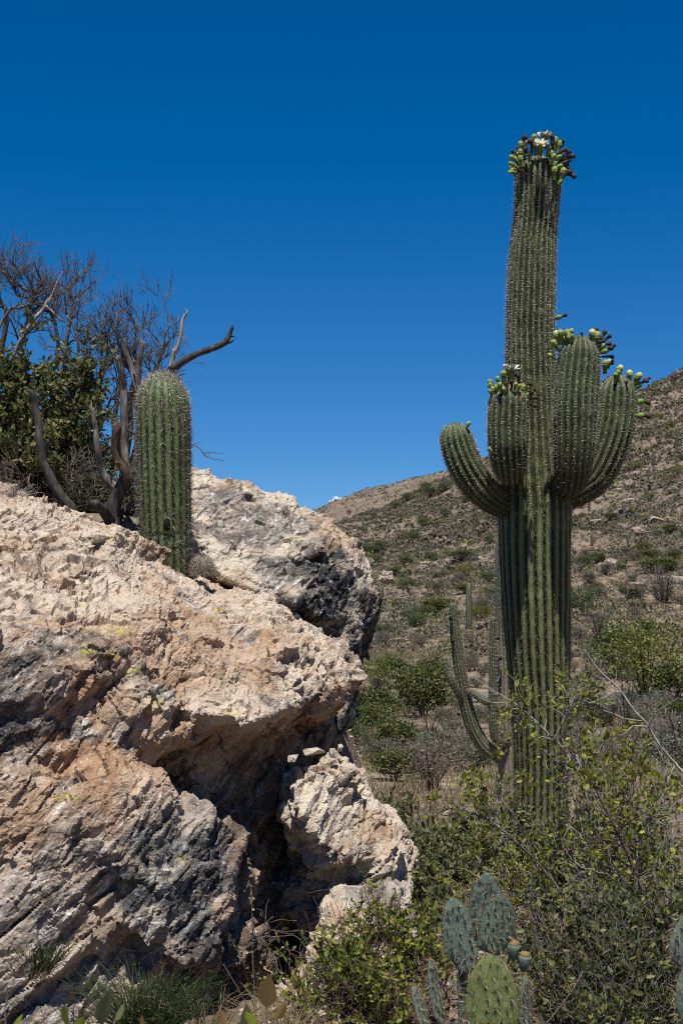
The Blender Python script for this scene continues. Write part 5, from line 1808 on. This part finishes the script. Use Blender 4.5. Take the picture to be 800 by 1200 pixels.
b = bare_tree('dead_brush', 'tangle of dry dark twigs under the green bush behind the boulder', [
    [(70, 640, 8.9, 3), (75, 590, 8.8, 2.5), (80, 575, 8.7, 2), (88, 560, 8.7, 1)], [(100, 640, 8.9, 3), (100, 600, 8.8, 2.5), (94, 585, 8.7, 2), (100, 565, 8.7, 1)],
    [(50, 630, 8.9, 3), (40, 590, 8.8, 2.5), (36, 575, 8.7, 2), (35, 560, 8.7, 1)], [(112, 640, 8.8, 3), (115, 600, 8.7, 2.5), (108, 580, 8.6, 2), (112, 560, 8.6, 1)],
    [(150, 660, 8.6, 3), (155, 620, 8.6, 2.5), (165, 600, 8.6, 2), (168, 580, 8.6, 1)], [(140, 660, 8.6, 3), (150, 625, 8.6, 2.5), (146, 600, 8.6, 2), (155, 585, 8.6, 1)], [(165, 670, 8.5, 3), (160, 640, 8.5, 2.5), (170, 620, 8.5, 2), (160, 605, 8.5, 1)],
    [(20, 610, 8.9, 3), (10, 580, 8.8, 2.5), (15, 570, 8.7, 2), (5, 560, 8.7, 1)]], M['twig_purple'], [7, 5, 3], [0.26, 0.16, 0.1], 8.8, 840, P(70, 640, 8.9))
b[0]['category'] = 'brush'


def leafy_bush(name, label, loc, ell, nstem, leafm, barkm, leaf, width, per, seed, kids=(6, 5), lens=(0.5, 0.25), up=0.25, lup=0.2, r0=0.016, shade=None, cat='bush', only=None, tk=1.0, bare=0):
    """bush with stems growing from loc into a set of ellipsoids [(cx,cy,cz,rx,ry,rz)]"""
    g = np.random.default_rng(seed)
    o = thing(name, label, cat, loc)
    paths = []
    for k in range(nstem):
        e = ell[k % len(ell)]
        q = nrm(g.normal(size=3)) * g.uniform(0.2, 0.85)
        tgt = np.array(e[:3]) + q * np.array(e[3:])
        b0 = np.array(loc) + g.normal(0, 0.10, 3) * np.array([1.5, 1, 0.1]) * tk
        mid = b0 * 0.45 + tgt * 0.55 + g.normal(0, 0.07, 3)
        mid[2] = b0[2] * 0.5 + tgt[2] * 0.5
        paths.append(spline([b0, mid, tgt], 8))
    paths = np.array(paths)
    rads = np.repeat((r0 * np.linspace(1, 0.3, 8))[None], nstem, 0)
    st = MB()
    tubes(st, paths, rads, 6, wob=0.08)
    cur, cr_ = paths, rads
    tw = []
    for lv, (k_, l_) in enumerate(zip(kids, lens)):
        cur, cr_ = grow(cur, cr_, k_, l_, 5, spread=(0.4, 1.2), up=up, wander=0.2, rratio=0.6, tip=0.5, frm=0.3, seed=seed + lv)
        cr_ = np.maximum(cr_, 0.0012)
        tubes(st, cur, cr_, 4 if lv == 0 else 3, cap=False)
        tw.append(cur)
    if bare:                                              # leafless grey twigs sticking out of the foliage
        c1, q1 = grow(paths, rads, bare, lens[0] * 1.15, 6, spread=(0.4, 1.3), up=up, wander=0.28, rratio=0.5, tip=0.4, frm=0.35, seed=seed + 20)
        tubes(st, c1, np.maximum(q1, 0.0016), 4, cap=False)
        c2, q2 = grow(c1, q1, 5, lens[-1] * 0.9, 4, spread=(0.6, 1.4), up=0.05, wander=0.3, rratio=0.6, tip=0.4, seed=seed + 21)
        tubes(st, c2, np.maximum(q2, 0.0011), 3, cap=False)
    st.build('stem', barkm, parent=o)
    pos, tan = along(tw[-1], per, seed + 9, 0.1)
    if len(tw) > 1:
        p2, t2 = along(tw[-2], max(1, per // 2), seed + 10, 0.4)
        pos, tan = np.concatenate([pos, p2]), np.concatenate([tan, t2])
    d = nrm(tan * 0.5 + g.normal(size=pos.shape) * 0.8 + np.array([0, 0, lup]))
    fo = MB()
    leaves(fo, pos, d, leaf, width, 0.25, 0, seed)
    fo.build('foliage', leafm, parent=o)
    return o


def E(px, py, D, wpx, hpx, dep):
    p = P(px, py, D)
    return (*p, wpx / 2 * D / FPX, dep, hpx / 2 * D / FPX)


leafy_bush('scrub_oak', 'dense dark green bush behind the boulder on the far left', P(40, 640, 9.2), [E(20, 460, 9.1, 110, 100, 0.4), E(70, 480, 9.2, 100, 120, 0.4), E(20, 540, 9.0, 90, 90, 0.4), E(85, 540, 9.2, 90, 80, 0.35), E(-20, 500, 9.1, 80, 160, 0.4), E(100, 455, 9.1, 60, 70, 0.3), E(30, 435, 9.0, 90, 60, 0.3), E(60, 510, 8.8, 110, 90, 0.3), E(105, 520, 8.9, 50, 70, 0.2), E(150, 612, 8.9, 50, 36, 0.2), E(120, 590, 8.9, 50, 50, 0.2)],  # low lobe at the snag foot is added to fill a dark, shaded gap
           46, M['leaf_dark'], M['bark_dark'], 0.040, 0.5, 8, 900, (9, 6), (0.32, 0.17))

# ------------------------------------------------------------------ thicket in front of the tall cactus
leafy_bush('jojoba_bush', 'broad grey green bush between the broken boulder and the tall trunk', P(520, 1090, 9.0), [E(490, 1000, 9.2, 90, 60, 0.4), E(545, 1000, 9.0, 100, 60, 0.5), E(510, 1045, 8.6, 100, 70, 0.4), E(570, 1045, 8.8, 100, 80, 0.4), E(460, 965, 9.6, 50, 30, 0.4), E(520, 1080, 8.3, 100, 60, 0.3)],
           60, M['leaf_jojoba'], M['twig_purple'], 0.040, 0.42, 6, 910, (8, 6), (0.26, 0.14), bare=3, up=0.4, lup=0.5)
leafy_bush('jojoba_bush', 'grey green bush right of the foot of the tall trunk', P(700, 1090, 9.4), [E(700, 1005, 9.6, 90, 50, 0.4), E(650, 1030, 9.2, 90, 60, 0.4), E(755, 1000, 9.6, 100, 60, 0.4), E(700, 1040, 8.8, 150, 70, 0.4), E(605, 1005, 9.6, 60, 70, 0.3)],
           36, M['leaf_jojoba'], M['twig_purple'], 0.048, 0.42, 7, 920, (7, 6), (0.34, 0.18), up=0.45, lup=0.7)
leafy_bush('lime_bush', 'bright lime green leafy bush in front of the broken boulder', P(450, 1250, 4.85), [E(425, 1120, 5.0, 90, 60, 0.3), E(480, 1105, 5.1, 110, 60, 0.3), E(430, 1170, 4.8, 110, 70, 0.3), E(505, 1150, 5.0, 80, 90, 0.3), E(395, 1160, 4.9, 50, 70, 0.2), E(450, 1090, 5.2, 90, 50, 0.3)],
           24, M['leaf_lime'], M['stem_red'], 0.026, 0.5, 5, 930, (6, 5), (0.22, 0.13), r0=0.006, bare=4)
leafy_bush('dense_bush', 'tall dark leafy bush filling the lower right corner behind the prickly pear', P(715, 1290, 4.9), [E(650, 1100, 5.4, 90, 70, 0.3), E(720, 1085, 5.4, 120, 80, 0.4), E(780, 1090, 5.2, 80, 110, 0.4), E(690, 1160, 4.9, 150, 80, 0.3), E(775, 1180, 4.8, 110, 90, 0.3), E(630, 1150, 5.0, 60, 80, 0.25), E(700, 1220, 4.6, 170, 60, 0.25)],
           46, M['leaf_olive'], M['bark_grey'], 0.032, 0.42, 3, 940, (8, 6), (0.24, 0.13), r0=0.008, bare=4, up=0.3, lup=0.3)
leafy_bush('thorn_bush', 'yellow green thorny bush leaning over the foot of the tall trunk', P(740, 1180, 6.8), [E(672, 880, 7.0, 40, 40, 0.2), E(705, 915, 7.0, 70, 50, 0.3), E(745, 935, 6.8, 100, 70, 0.3), E(785, 945, 6.8, 60, 90, 0.3), E(775, 900, 6.8, 60, 50, 0.25), E(705, 975, 6.9, 120, 60, 0.3), E(650, 1005, 7.0, 80, 40, 0.3), E(700, 1010, 6.8, 90, 50, 0.3), E(760, 1000, 6.7, 90, 70, 0.3)],
           28, M['leaf_yellow'], M['twig_pale'], 0.028, 0.62, 3, 950, (7, 6), (0.30, 0.14), r0=0.006, up=0.12, bare=3)
leafy_bush('thorn_bush', 'yellow green sprays low in front of the jojoba bush', P(590, 1150, 7.2), [E(575, 935, 7.3, 60, 40, 0.2), E(590, 975, 7.2, 60, 50, 0.25), E(570, 1005, 7.2, 60, 60, 0.25), E(625, 1020, 7.0, 70, 50, 0.25)],
           14, M['leaf_yellow'], M['twig_pale'], 0.025, 0.6, 4, 960, (6, 5), (0.26, 0.13), r0=0.006, up=0.12)

# big bare branches in front
def branch_thing(label, items, mat, thorn=0.0, seed=0, twigs=0, name='bare_branch', leafy=0, span=(0.3, 0.95)):
    c0 = np.array(items[0][0], float)
    o = thing(name, label, 'branch', P(c0[0], c0[1], c0[2]))
    items = [[(q[0], q[1], q[2], q[3] * 0.72) for q in it] for it in items]
    b = limbs(items, 8, 0.12, 18)
    g = np.random.default_rng(seed)
    ps, rs_ = [], []
    for ctl in items:
        c = np.array(ctl, float)
        s_ = spline(np.column_stack([PA(c[:, :3]), c[:, 3] * c[:, 2] / FPX]), 9)
        ps.append(s_[:, :3])
        rs_.append(np.maximum(s_[:, 3], 0.001))
    ps, rs_ = np.array(ps), np.array(rs_)
    if thorn:
        p, t = along(ps, int(thorn), seed, 0.1)
        spikes(b, p, nrm(g.normal(size=p.shape)), 0.035, 0.005, 0, seed)
    if twigs:
        cur, cr_ = grow(ps, rs_, twigs, 0.16, 5, spread=(0.5, 1.3), up=0.05, wander=0.3, rratio=0.5, seed=seed)
        tubes(b, cur, np.maximum(cr_, 0.0012), 4, cap=False)
    if leafy:
        k0_ = int(span[0] * 8)
        k1_ = max(k0_ + 2, int(span[1] * 8))
        cur, cr_ = grow(ps[:, k0_:k1_ + 1], rs_[:, k0_:k1_ + 1], leafy, 0.24, 6, spread=(0.5, 1.4), up=0.1, wander=0.25, rratio=0.45, seed=seed + 3)
        tubes(b, cur, np.maximum(cr_, 0.0012), 4, cap=False)
        cu2, cr2 = grow(cur, cr_, 4, 0.11, 4, spread=(0.5, 1.3), up=0.1, wander=0.25, rratio=0.6, seed=seed + 4)
        tubes(b, cu2, np.maximum(cr2, 0.001), 3, cap=False)
        p1, t1 = along(cu2, 4, seed + 5, 0.1)
        fo = MB()
        leaves(fo, p1, nrm(t1 * 0.5 + g.normal(size=p1.shape) * 0.8 + np.array([0, 0, 0.3])), 0.028, 0.62, 0.25, 0, seed)
        fo.build('foliage', M['leaf_yellow'], parent=o)
    b.build('stem', mat, parent=o)
    return o


branch_thing('long pale grey thorny branch arching in from the right edge', [
    [(850, 960, 6.0, 3.4), (800, 905, 6.0, 3.2), (772, 872, 6.0, 3.0), (757, 848, 6.0, 2.8), (742, 832, 6.0, 2.5), (725, 808, 6.0, 2.2), (706, 790, 6.0, 1.9), (694, 776, 6.0, 1.6), (684, 761, 6.0, 1.1)]], M['twig_pale'], 26, 71, 9)
branch_thing('grey twiggy branch with yellow green sprays crossing the tall trunk from the left', [
    [(720, 1010, 6.9, 3), (690, 930, 6.9, 2.6), (668, 890, 6.9, 2.4), (640, 858, 6.9, 2.2), (612, 832, 6.9, 2.0), (590, 817, 6.9, 1.6), (572, 806, 6.9, 1.2), (556, 795, 6.9, 0.7)],
    [(648, 868, 6.9, 1.8), (662, 838, 6.9, 1.5), (672, 818, 6.9, 1.2), (683, 794, 6.9, 0.6)]], M['twig_pale'], 20, 72, 8, leafy=14, span=(0.2, 0.68))
branch_thing('reddish brown thick stem rising at the right behind the prickly pear', [
    [(800, 1180, 6.0, 4.5), (775, 1095, 6.0, 4.2), (755, 1050, 6.0, 3.8), (735, 1000, 6.0, 3.6), (715, 960, 6.0, 3.2), (700, 930, 6.0, 2.6), (688, 905, 6.0, 2)],
    [(735, 1000, 6.0, 2.4), (728, 960, 6.0, 2), (738, 930, 6.0, 1.6), (745, 890, 6.0, 1)]], M['stem_red'], 0, 73, 8, leafy=12, span=(0.45, 1.0))
branch_thing('dark crooked branch running left low over the jojoba bush', [
    [(700, 1110, 6.5, 3.2), (660, 1050, 6.5, 3), (628, 1010, 6.5, 2.6), (590, 975, 6.5, 2.2), (560, 955, 6.5, 1.8), (530, 948, 6.5, 1.3), (490, 950, 6.5, 0.7)],
    [(628, 1010, 6.5, 2), (610, 970, 6.5, 1.6), (585, 935, 6.5, 1.2), (568, 915, 6.5, 0.7)]], M['bark_grey'], 16, 74, 10, leafy=9, span=(0.3, 1.0))
branch_thing('thin purplish arching twig right of the prickly pear', [
    [(640, 1200, 4.6, 1.5), (670, 1160, 4.7, 1.6), (690, 1128, 4.8, 1.8), (705, 1118, 4.8, 1.8), (735, 1105, 4.9, 1.9), (775, 1100, 5, 2)],
    [(690, 1125, 4.8, 1.2), (650, 1095, 4.8, 1.2), (620, 1075, 4.8, 1)]], M['stem_red'], 0, 75, 8)
branch_thing('tangled bare brown stems left of the prickly pear', [
    [(470, 1210, 4.8, 2), (440, 1150, 5, 1.8), (410, 1120, 5.1, 1.5), (375, 1095, 5.2, 1.2), (345, 1090, 5.3, 0.8)], [(450, 1210, 4.9, 1.8), (420, 1160, 5, 1.5), (395, 1130, 5, 1.2)], [(400, 1210, 4.9, 1.5), (402, 1150, 5, 1.3), (400, 1080, 5.4, 1), (385, 1040, 5.6, 0.6)],
    [(480, 1210, 5, 1.8), (460, 1165, 5, 1.5), (440, 1130, 5, 1.2), (470, 1100, 5.1, 0.8)]], M['stem_red'], 0, 76, 12)
branch_thing('bare purplish twigs at the foot of the overhang', [
    [(375, 1140, 5.6, 1.2), (350, 1100, 5.6, 1.1), (330, 1097, 5.6, 1.0), (312, 1097, 5.6, 0.9), (309, 1085, 5.6, 0.8), (320, 1074, 5.6, 0.6)]], M['twig_purple'], 0, 77, 10)

# ------------------------------------------------------------------ prickly pears
PADM = {}


def pad_mat(name, col):
    m, nt, bs, out = new_mat(name)
    g = NT(nt)
    tc = g.n('TexCoord')
    a = g.noise(tc.outputs['Object'], 14, 5, 0.6)
    c = g.ramp(a, [(0.3, tuple(x * 0.72 for x in col)), (0.55, col), (0.75, tuple(x * 1.3 for x in col))])
    c = g.mix(g.ramp(g.noise(tc.outputs['Object'], 60, 4, 0.7), [(0.56, 0.0), (0.70, 0.5)]), c, (0.22, 0.22, 0.15))
    c = g.mix(g.ramp(g.noise(tc.outputs['Object'], 34, 5, 0.7, 1.5), [(0.66, 0.0), (0.70, 0.75)]), c, (0.15, 0.115, 0.06))
    wv = g.noise(tc.outputs['Object'], 45, 3, 0.6, 2.0)
    g.l(c, bs.inputs['Base Color'])
    bs.inputs['Roughness'].default_value = 0.75
    bs.inputs['Specular IOR Level'].default_value = 0.15
    g.l(g.bump(wv, 0.5, 0.004, g.bump(a, 0.6, 0.012)), bs.inputs['Normal'])
    return m


M['pad_blue'] = pad_mat('blue_green_pad', (0.125, 0.168, 0.138))
M['pad_dark'] = pad_mat('dark_green_pad', (0.08, 0.12, 0.092))
M['pad_yellow'] = pad_mat('yellow_green_pad', (0.118, 0.145, 0.052))
M['glochid'] = flat_mat('orange_glochid', (0.26, 0.13, 0.045), 0.9, 0.3, 100)


def pad(parent, px, py, D, wpx, hpx, rot, yaw, mat, seed, tilt=0.0, label=None):
    """flat oval joint: base at (px, py) and pointing up, rolled by rot in the picture, turned by yaw about its own axis"""
    g = np.random.default_rng(seed)
    s = D / FPX
    W, H, T = wpx * s / 2, hpx * s, wpx * s * 0.085
    nu, nv = 76, 60
    t = np.linspace(0, 1, nv)
    outl = np.sin(np.pi * t ** 0.78) ** 0.62 * (0.62 + 0.38 * t)
    outl = outl / outl.max()
    outl = np.maximum(outl, 0.02)
    u = np.arange(nu) * 2 * np.pi / nu
    X = W * outl[:, None] * np.cos(u)[None]
    Y = T * (outl[:, None] ** 0.6) * np.sin(u)[None] * (1.25 - 0.5 * t[:, None])
    Z = H * t[:, None] + 0 * X
    L = np.stack([X, Y, Z], -1).reshape(-1, 3)
    # areoles in a slanted lattice on both faces, and round the rim
    pts, nn_ = [], []
    for row in range(1, 9):
        tz = row / 9.0
        ow = float(np.interp(tz, t, outl)) * 0.84
        k = max(2, int(round(2 + 3.2 * ow * W / max(W, H * 0.42))))
        for q in range(k):
            xx = -ow + (q + (0.5 if row % 2 else 0.25) + g.uniform(-0.12, 0.12)) * 2 * ow / k
            if abs(xx) > ow:
                continue
            th_ = T * (max(float(np.interp(tz, t, outl)), 0.02) ** 0.6) * (1.25 - 0.5 * tz) * math.sqrt(max(0.05, 1 - (xx / max(float(np.interp(tz, t, outl)), .05)) ** 2))
            for sd in (-1, 1):
                pts.append((xx * W, sd * th_ * 1.0, tz * H + g.uniform(-.02, .02) * H))
                nn_.append((0.3 * xx, sd, 0.1))
    for tz in np.linspace(0.25, 0.985, 12):
        ow = float(np.interp(tz, t, outl))
        for sd in (-1, 1):
            pts.append((sd * ow * W, 0, tz * H))
            nn_.append((sd * (1.1 - tz), 0, 0.25 + tz))
    ap = np.array(pts)
    sgn = np.sign(L[:, 1])
    for q in ap:
        if abs(q[1]) < 1e-9:
            continue
        d2 = (L[:, 0] - q[0]) ** 2 + ((L[:, 2] - q[2]) * 0.7) ** 2
        L[:, 1] += np.where(sgn == np.sign(q[1]), np.sign(q[1]) * T * 0.30 * np.exp(-d2 / (2 * (W * 0.085) ** 2)), 0)
    ap[:, 1] *= 1.0 + 0.30
    L[:, 1] += 0.25 * T * vnoise(L / (W * 0.9) + seed, seed) + 0.12 * W * (L[:, 0] / W) ** 2 * g.uniform(-1, 1)
    L[:, 0] *= 1 + 0.06 * vnoise(L / W * 1.5 + seed * 3, seed)
    cy, sy = math.cos(yaw), math.sin(yaw)
    cr_, sr = math.cos(rot), math.sin(rot)
    ct, st_ = math.cos(tilt), math.sin(tilt)
    Rz = np.array([[cy, -sy, 0], [sy, cy, 0], [0, 0, 1]])
    Rx = np.array([[1, 0, 0], [0, ct, -st_], [0, st_, ct]])
    Ry = np.array([[cr_, 0, sr], [0, 1, 0], [-sr, 0, cr_]])
    Rm = Ry @ Rx @ Rz
    b0 = P(px, py, D)
    V = L @ Rm.T + b0
    i = (np.arange(nv - 1) * nu)[:, None]
    j = np.arange(nu)[None]
    j2 = (j + 1) % nu
    F = np.stack([i + j, i + j2, i + nu + j2, i + nu + j], -1).reshape(-1, 4)
    m = MB()
    m.add(V, F, 0)
    m.f.append((np.array([(nv - 1) * nu + np.arange(nu)]), 0))
    o = m.build('pad', mat, parent=parent)
    o['_o'] = parent['_o']
    if label:
        o['label'] = label
    pts, nn_ = ap, nrm(np.array(nn_, float))
    pw, nw = pts @ Rm.T + b0, nn_ @ Rm.T
    K = len(pw)
    sb = MB()
    for s_ in range(9):
        spikes(sb, pw + nw * 0.001, nw * 0.8 + 0.6 * g.normal(size=nw.shape), 0.0075, 0.0018, 1, seed + s_)
    for s_ in range(2):
        sel = g.uniform(size=K) < 0.75
        d = nw * g.uniform(0.4, 1.0, (K, 1)) + g.normal(0, 0.35, nw.shape) + np.array([0, 0, -0.45])
        spikes(sb, pw[sel], d[sel], W * g.uniform(0.28, 0.6, sel.sum()), 0.0017, 0, seed + 30 + s_)
    sp_ = sb.build('spines', [M['spine_pale'], M['glochid']], parent=o, smooth=False)
    sp_['kind'] = 'stuff'
    return o, Rm, b0, H


DP = 3.3
pear = thing('prickly_pear', 'blue green prickly pear cactus with one yellowish pad in the bottom foreground', 'cactus', P(565, 1330, DP))
pad(pear, 579, 1232, DP - 0.10, 66, 112, R(-2), R(6), M['pad_yellow'], 1, R(-6), 'yellowish green front pad')
pad(pear, 549, 1142, DP + 0.03, 42, 94, R(-13), R(18), M['pad_blue'], 2, R(4))
pad(pear, 569, 1116, DP + 0.04, 44, 96, R(0), R(-12), M['pad_blue'], 3, R(6))
pad(pear, 577, 1120, DP - 0.05, 44, 74, R(10), R(10), M['pad_dark'], 4, R(-4))
pad(pear, 548, 1260, DP + 0.05, 34, 150, R(-3), R(60), M['pad_dark'], 5)
pad(pear, 519, 1206, DP + 0.02, 34, 84, R(-11), R(62), M['pad_blue'], 6)
pad(pear, 507, 1220, DP, 34, 70, R(-20), R(66), M['pad_blue'], 7)
pad(pear, 617, 1216, DP - 0.02, 34, 74, R(-2), R(52), M['pad_blue'], 8)
pad(pear, 560, 1330, DP, 74, 120, R(4), R(10), M['pad_dark'], 9)
pad(pear, 525, 1270, DP + 0.03, 40, 90, R(-20), R(30), M['pad_dark'], 10)
pad(pear, 612, 1275, DP + 0.02, 46, 80, R(14), R(25), M['pad_dark'], 11)
for (px, py) in ((600, 1125), (613, 1138)):
    b = MB()
    lathe(b, P(px, py, DP + 0.03), (0.08, -0.1, 1), [(0, 0.007), (0.012, 0.012), (0.03, 0.0155), (0.038, 0.0145)], 12, 0)
    lathe(b, P(px, py, DP + 0.03) + np.array([0.003, -0.004, 0.039]), (0.08, -0.1, 1), [(0, 0.0125), (0.005, 0.012), (0.008, 0.004)], 12, 1)
    b.build('flower_bud', [M['pad_blue'], flat_mat('bud_top', (0.22, 0.16, 0.05), 0.8)], parent=pear)
    g = np.random.default_rng(px)
    q = P(px, py, DP + 0.03)
    s_ = MB()
    nn_ = nrm(np.column_stack([g.normal(size=(26, 2)), g.uniform(-0.1, 0.3, 26)]))
    spikes(s_, q + nn_ * 0.0125 + np.array([0, 0, 0.02]) + np.outer(g.uniform(-0.015, 0.02, 26), [0, 0, 1]), nn_, 0.010, 0.0016, 0, 4)
    s_.build('spines', M['spine_brown'], parent=pear, smooth=False)['kind'] = 'stuff'
pear2 = thing('prickly_pear', 'prickly pear pad cut off by the right edge of the picture', 'cactus', P(800, 1330, 3.0))
pad(pear2, 806, 1140, 3.0, 52, 72, R(3), R(8), M['pad_blue'], 21)
pad(pear2, 822, 1215, 3.0, 60, 90, R(-8), R(20), M['pad_dark'], 22)
pad(pear2, 815, 1330, 3.0, 70, 130, R(3), R(20), M['pad_dark'], 23)

# ------------------------------------------------------------------ small plants at the boulder's foot
def herb(px, py, D, w, h_, n, mat, label, seed, curve=0.5, name='green_herb', cat='herb', width=0.0035):
    g = np.random.default_rng(seed)
    b0 = P(px, py, D)
    o = thing(name, label, cat, b0)
    s = D / FPX
    a = g.uniform(0, 2 * np.pi, n)
    rr_ = g.uniform(0, 1, n) ** 0.7 * w * s / 2
    hh = g.uniform(0.4, 1.0, n) * h_ * s
    base = b0 + np.stack([np.cos(a) * rr_ * 0.45, np.sin(a) * rr_ * 0.3, np.zeros(n) - 0.02], 1)
    top_ = base + np.stack([np.cos(a) * rr_ * (0.6 + curve), np.sin(a) * rr_ * 0.6, hh], 1) + g.normal(0, 0.02, (n, 3))
    mid = base * 0.5 + top_ * 0.5 + np.stack([0 * a, 0 * a, hh * 0.15], 1) + g.normal(0, 0.012, (n, 3))
    paths = np.stack([base, base * 0.4 + mid * 0.6, mid, mid * 0.45 + top_ * 0.55 + np.stack([0 * a, 0 * a, hh * 0.06], 1), top_], 1)
    m = MB()
    tubes(m, paths, np.repeat(width * 0.5 * np.array([[1, 0.9, 0.7, 0.5, 0.2]]), n, 0), 3, cap=False)
    m.build('blades', mat, parent=o)
    return o, paths


def on_boulder(px, py, default):
    o0 = Vector((0, 0, CAMZ))
    d0 = Vector(P(px, py, 1.0)) - o0
    ok, loc, no_, fi = main_boulder.ray_cast(o0 - main_boulder.location, d0.normalized())
    return float(loc.y + main_boulder.location.y) if ok else default


o, pp = herb(172, 1200, 4.55, 130, 66, 420, M['herb'], 'fine feathery green herb at the foot of the big boulder', 1)
m = MB()
p, t = along(pp, 5, 3, 0.25)
leaves(m, p, nrm(t + 0.8 * np.random.default_rng(2).normal(size=p.shape)), 0.012, 0.22, 0.1, 0, 3)
m.build('foliage', M['herb'], parent=o)
herb(48, 1130, on_boulder(48, 1130, 4.95), 60, 42, 150, M['herb'], 'small grassy green tuft on a ledge of the big boulder', 2, name='grass_tuft', cat='grass tuft')
herb(40, 1140, on_boulder(40, 1140, 4.95), 90, 80, 36, M['straw'], 'few orange dry grass stalks on the boulder ledge', 3, name='grass_tuft', cat='grass tuft', width=0.003)
herb(235, 1215, 4.6, 130, 60, 170, M['straw'], 'dry straw tuft below the dark overhang', 4, curve=0.8, name='grass_tuft', cat='grass tuft')
herb(335, 1205, 4.6, 90, 50, 110, M['straw'], 'dry straw tuft on the stony ground between the boulders and the bushes', 5, curve=0.8, name='grass_tuft', cat='grass tuft')
herb(15, 578, on_boulder(15, 582, 6.9), 36, 14, 90, M['twig_pale'], 'short grey dead tuft on the crest of the big boulder', 6, name='grass_tuft', cat='grass tuft')

stalk = thing('dry_stalk', 'tall dry brown flower stalk in front of the dark overhang', 'plant', P(300, 1200, 4.8))
g = np.random.default_rng(12)
b = limbs([[(300, 1200, 4.8, 1.3), (297, 1130, 4.8, 1.2), (296, 1080, 4.8, 1.0), (293, 1035, 4.8, 0.6)], [(300, 1190, 4.8, 0.9), (285, 1130, 4.75, 0.8), (268, 1095, 4.75, 0.5)], [(300, 1190, 4.8, 0.9), (315, 1150, 4.8, 0.8), (330, 1110, 4.8, 0.5)],
           [(299, 1170, 4.8, 0.8), (308, 1120, 4.8, 0.7), (325, 1095, 4.8, 0.4)], [(300, 1200, 4.8, 0.9), (280, 1160, 4.75, 0.8), (262, 1130, 4.75, 0.5)]], 5, 0, 10)
b.build('stem', M['leaf_dry'], parent=stalk)
ps = np.array([spline(PA(np.array(c)), 10) for c in ([(298, 1150, 4.8), (296, 1080, 4.8), (293, 1035, 4.8)], [(290, 1140, 4.75), (280, 1115, 4.75), (268, 1095, 4.75)], [(312, 1150, 4.8), (320, 1130, 4.8), (330, 1110, 4.8)], [(303, 1140, 4.8), (310, 1115, 4.8), (325, 1095, 4.8)])])
p, t = along(ps, 46, 5, 0.0)
m = MB()
leaves(m, p, nrm(g.normal(size=p.shape)), 0.011, 0.7, 0.3, 0, 5)
m.build('seed_heads', M['leaf_dry'], parent=stalk)['kind'] = 'stuff'

# blurred sprigs right in front of the lens
def sprig(label, items, D, seed, mats):
    o = thing('foreground_sprig', label, 'plant', P(items[0][0], 1330, D))
    st = MB()
    for (px, py, L, ang, mi) in items:
        m = MB()
        b0 = P(px, py + L * 0.3, D)
        tubes(st, spline([P(px + 10, 1330, D), P(px + 4, (py + 1330) / 2, D), b0], 6), np.linspace(0.0022, 0.0012, 6), 5)
        d = np.array([[math.sin(ang), -0.15, math.cos(ang)]])
        leaves(m, b0[None], d, L * 1.2 * D / FPX, 0.55, 0.25, 0, seed + px)
        m.build('leaf', mats[mi], parent=o)
    st.build('stem', M['stem_red'], parent=o)
    return o


LM = [M['leaf_ochre'], M['leaf_lime'], M['leaf_jojoba']]
sprig('blurred sprig with an upright orange dry leaf at the bottom edge', [(312, 1172, 34, 0.1, 0), (322, 1190, 22, 0.5, 0), (300, 1196, 24, -0.5, 1), (285, 1200, 22, 0.2, 2), (262, 1206, 26, -0.2, 0)], 2.1, 3, LM)
sprig('blurred sprig of green leaves in the bottom left corner', [(6, 1172, 36, 0.25, 2), (2, 1186, 26, -0.4, 2), (14, 1195, 26, 0.8, 1)], 2.1, 5, LM)
sprig('blurred leaf tips along the bottom edge below the boulder', [(78, 1196, 26, 0.1, 1), (88, 1204, 22, 0.5, 1), (120, 1194, 30, 0.15, 2), (134, 1188, 28, 0.5, 2), (170, 1205, 20, 0.0, 0), (110, 1206, 20, -0.5, 1)], 2.1, 7, LM)

# low litter and gravel between the bushes
g = np.random.default_rng(990)
n = 2600
D = g.uniform(3.6, 12.5, n)
px = g.uniform(280, 600, n)
x = (px - 400) / FPX * D
z = terrain_noisy(x, D)
s_ = np.exp(g.normal(-5.0, 0.45, n))
c = np.stack([x, D, z + s_ * 0.2], 1)
oct_ = np.array([[1, 0, 0], [0, 1, 0], [-1, 0, 0], [0, -1, 0], [0, 0, 0.7], [0, 0, -0.7]], float)
V = c[:, None, :] + oct_[None] * s_[:, None, None] * g.uniform(0.6, 1.4, (n, 6, 3))
k6 = (np.arange(n) * 6)[:, None]
F = np.concatenate([k6 + np.array(f) for f in ((0, 1, 4), (1, 2, 4), (2, 3, 4), (3, 0, 4), (1, 0, 5), (2, 1, 5), (3, 2, 5), (0, 3, 5))])
mb = MB()
mb.add(V.reshape(-1, 3), F)
tag(mb.build('gravel', M['rock_small'], smooth=False), 'pale gravel on the ground among the bushes', 'gravel', kind='stuff')

for o in bpy.data.objects:
    if '_o' in o:
        del o['_o']
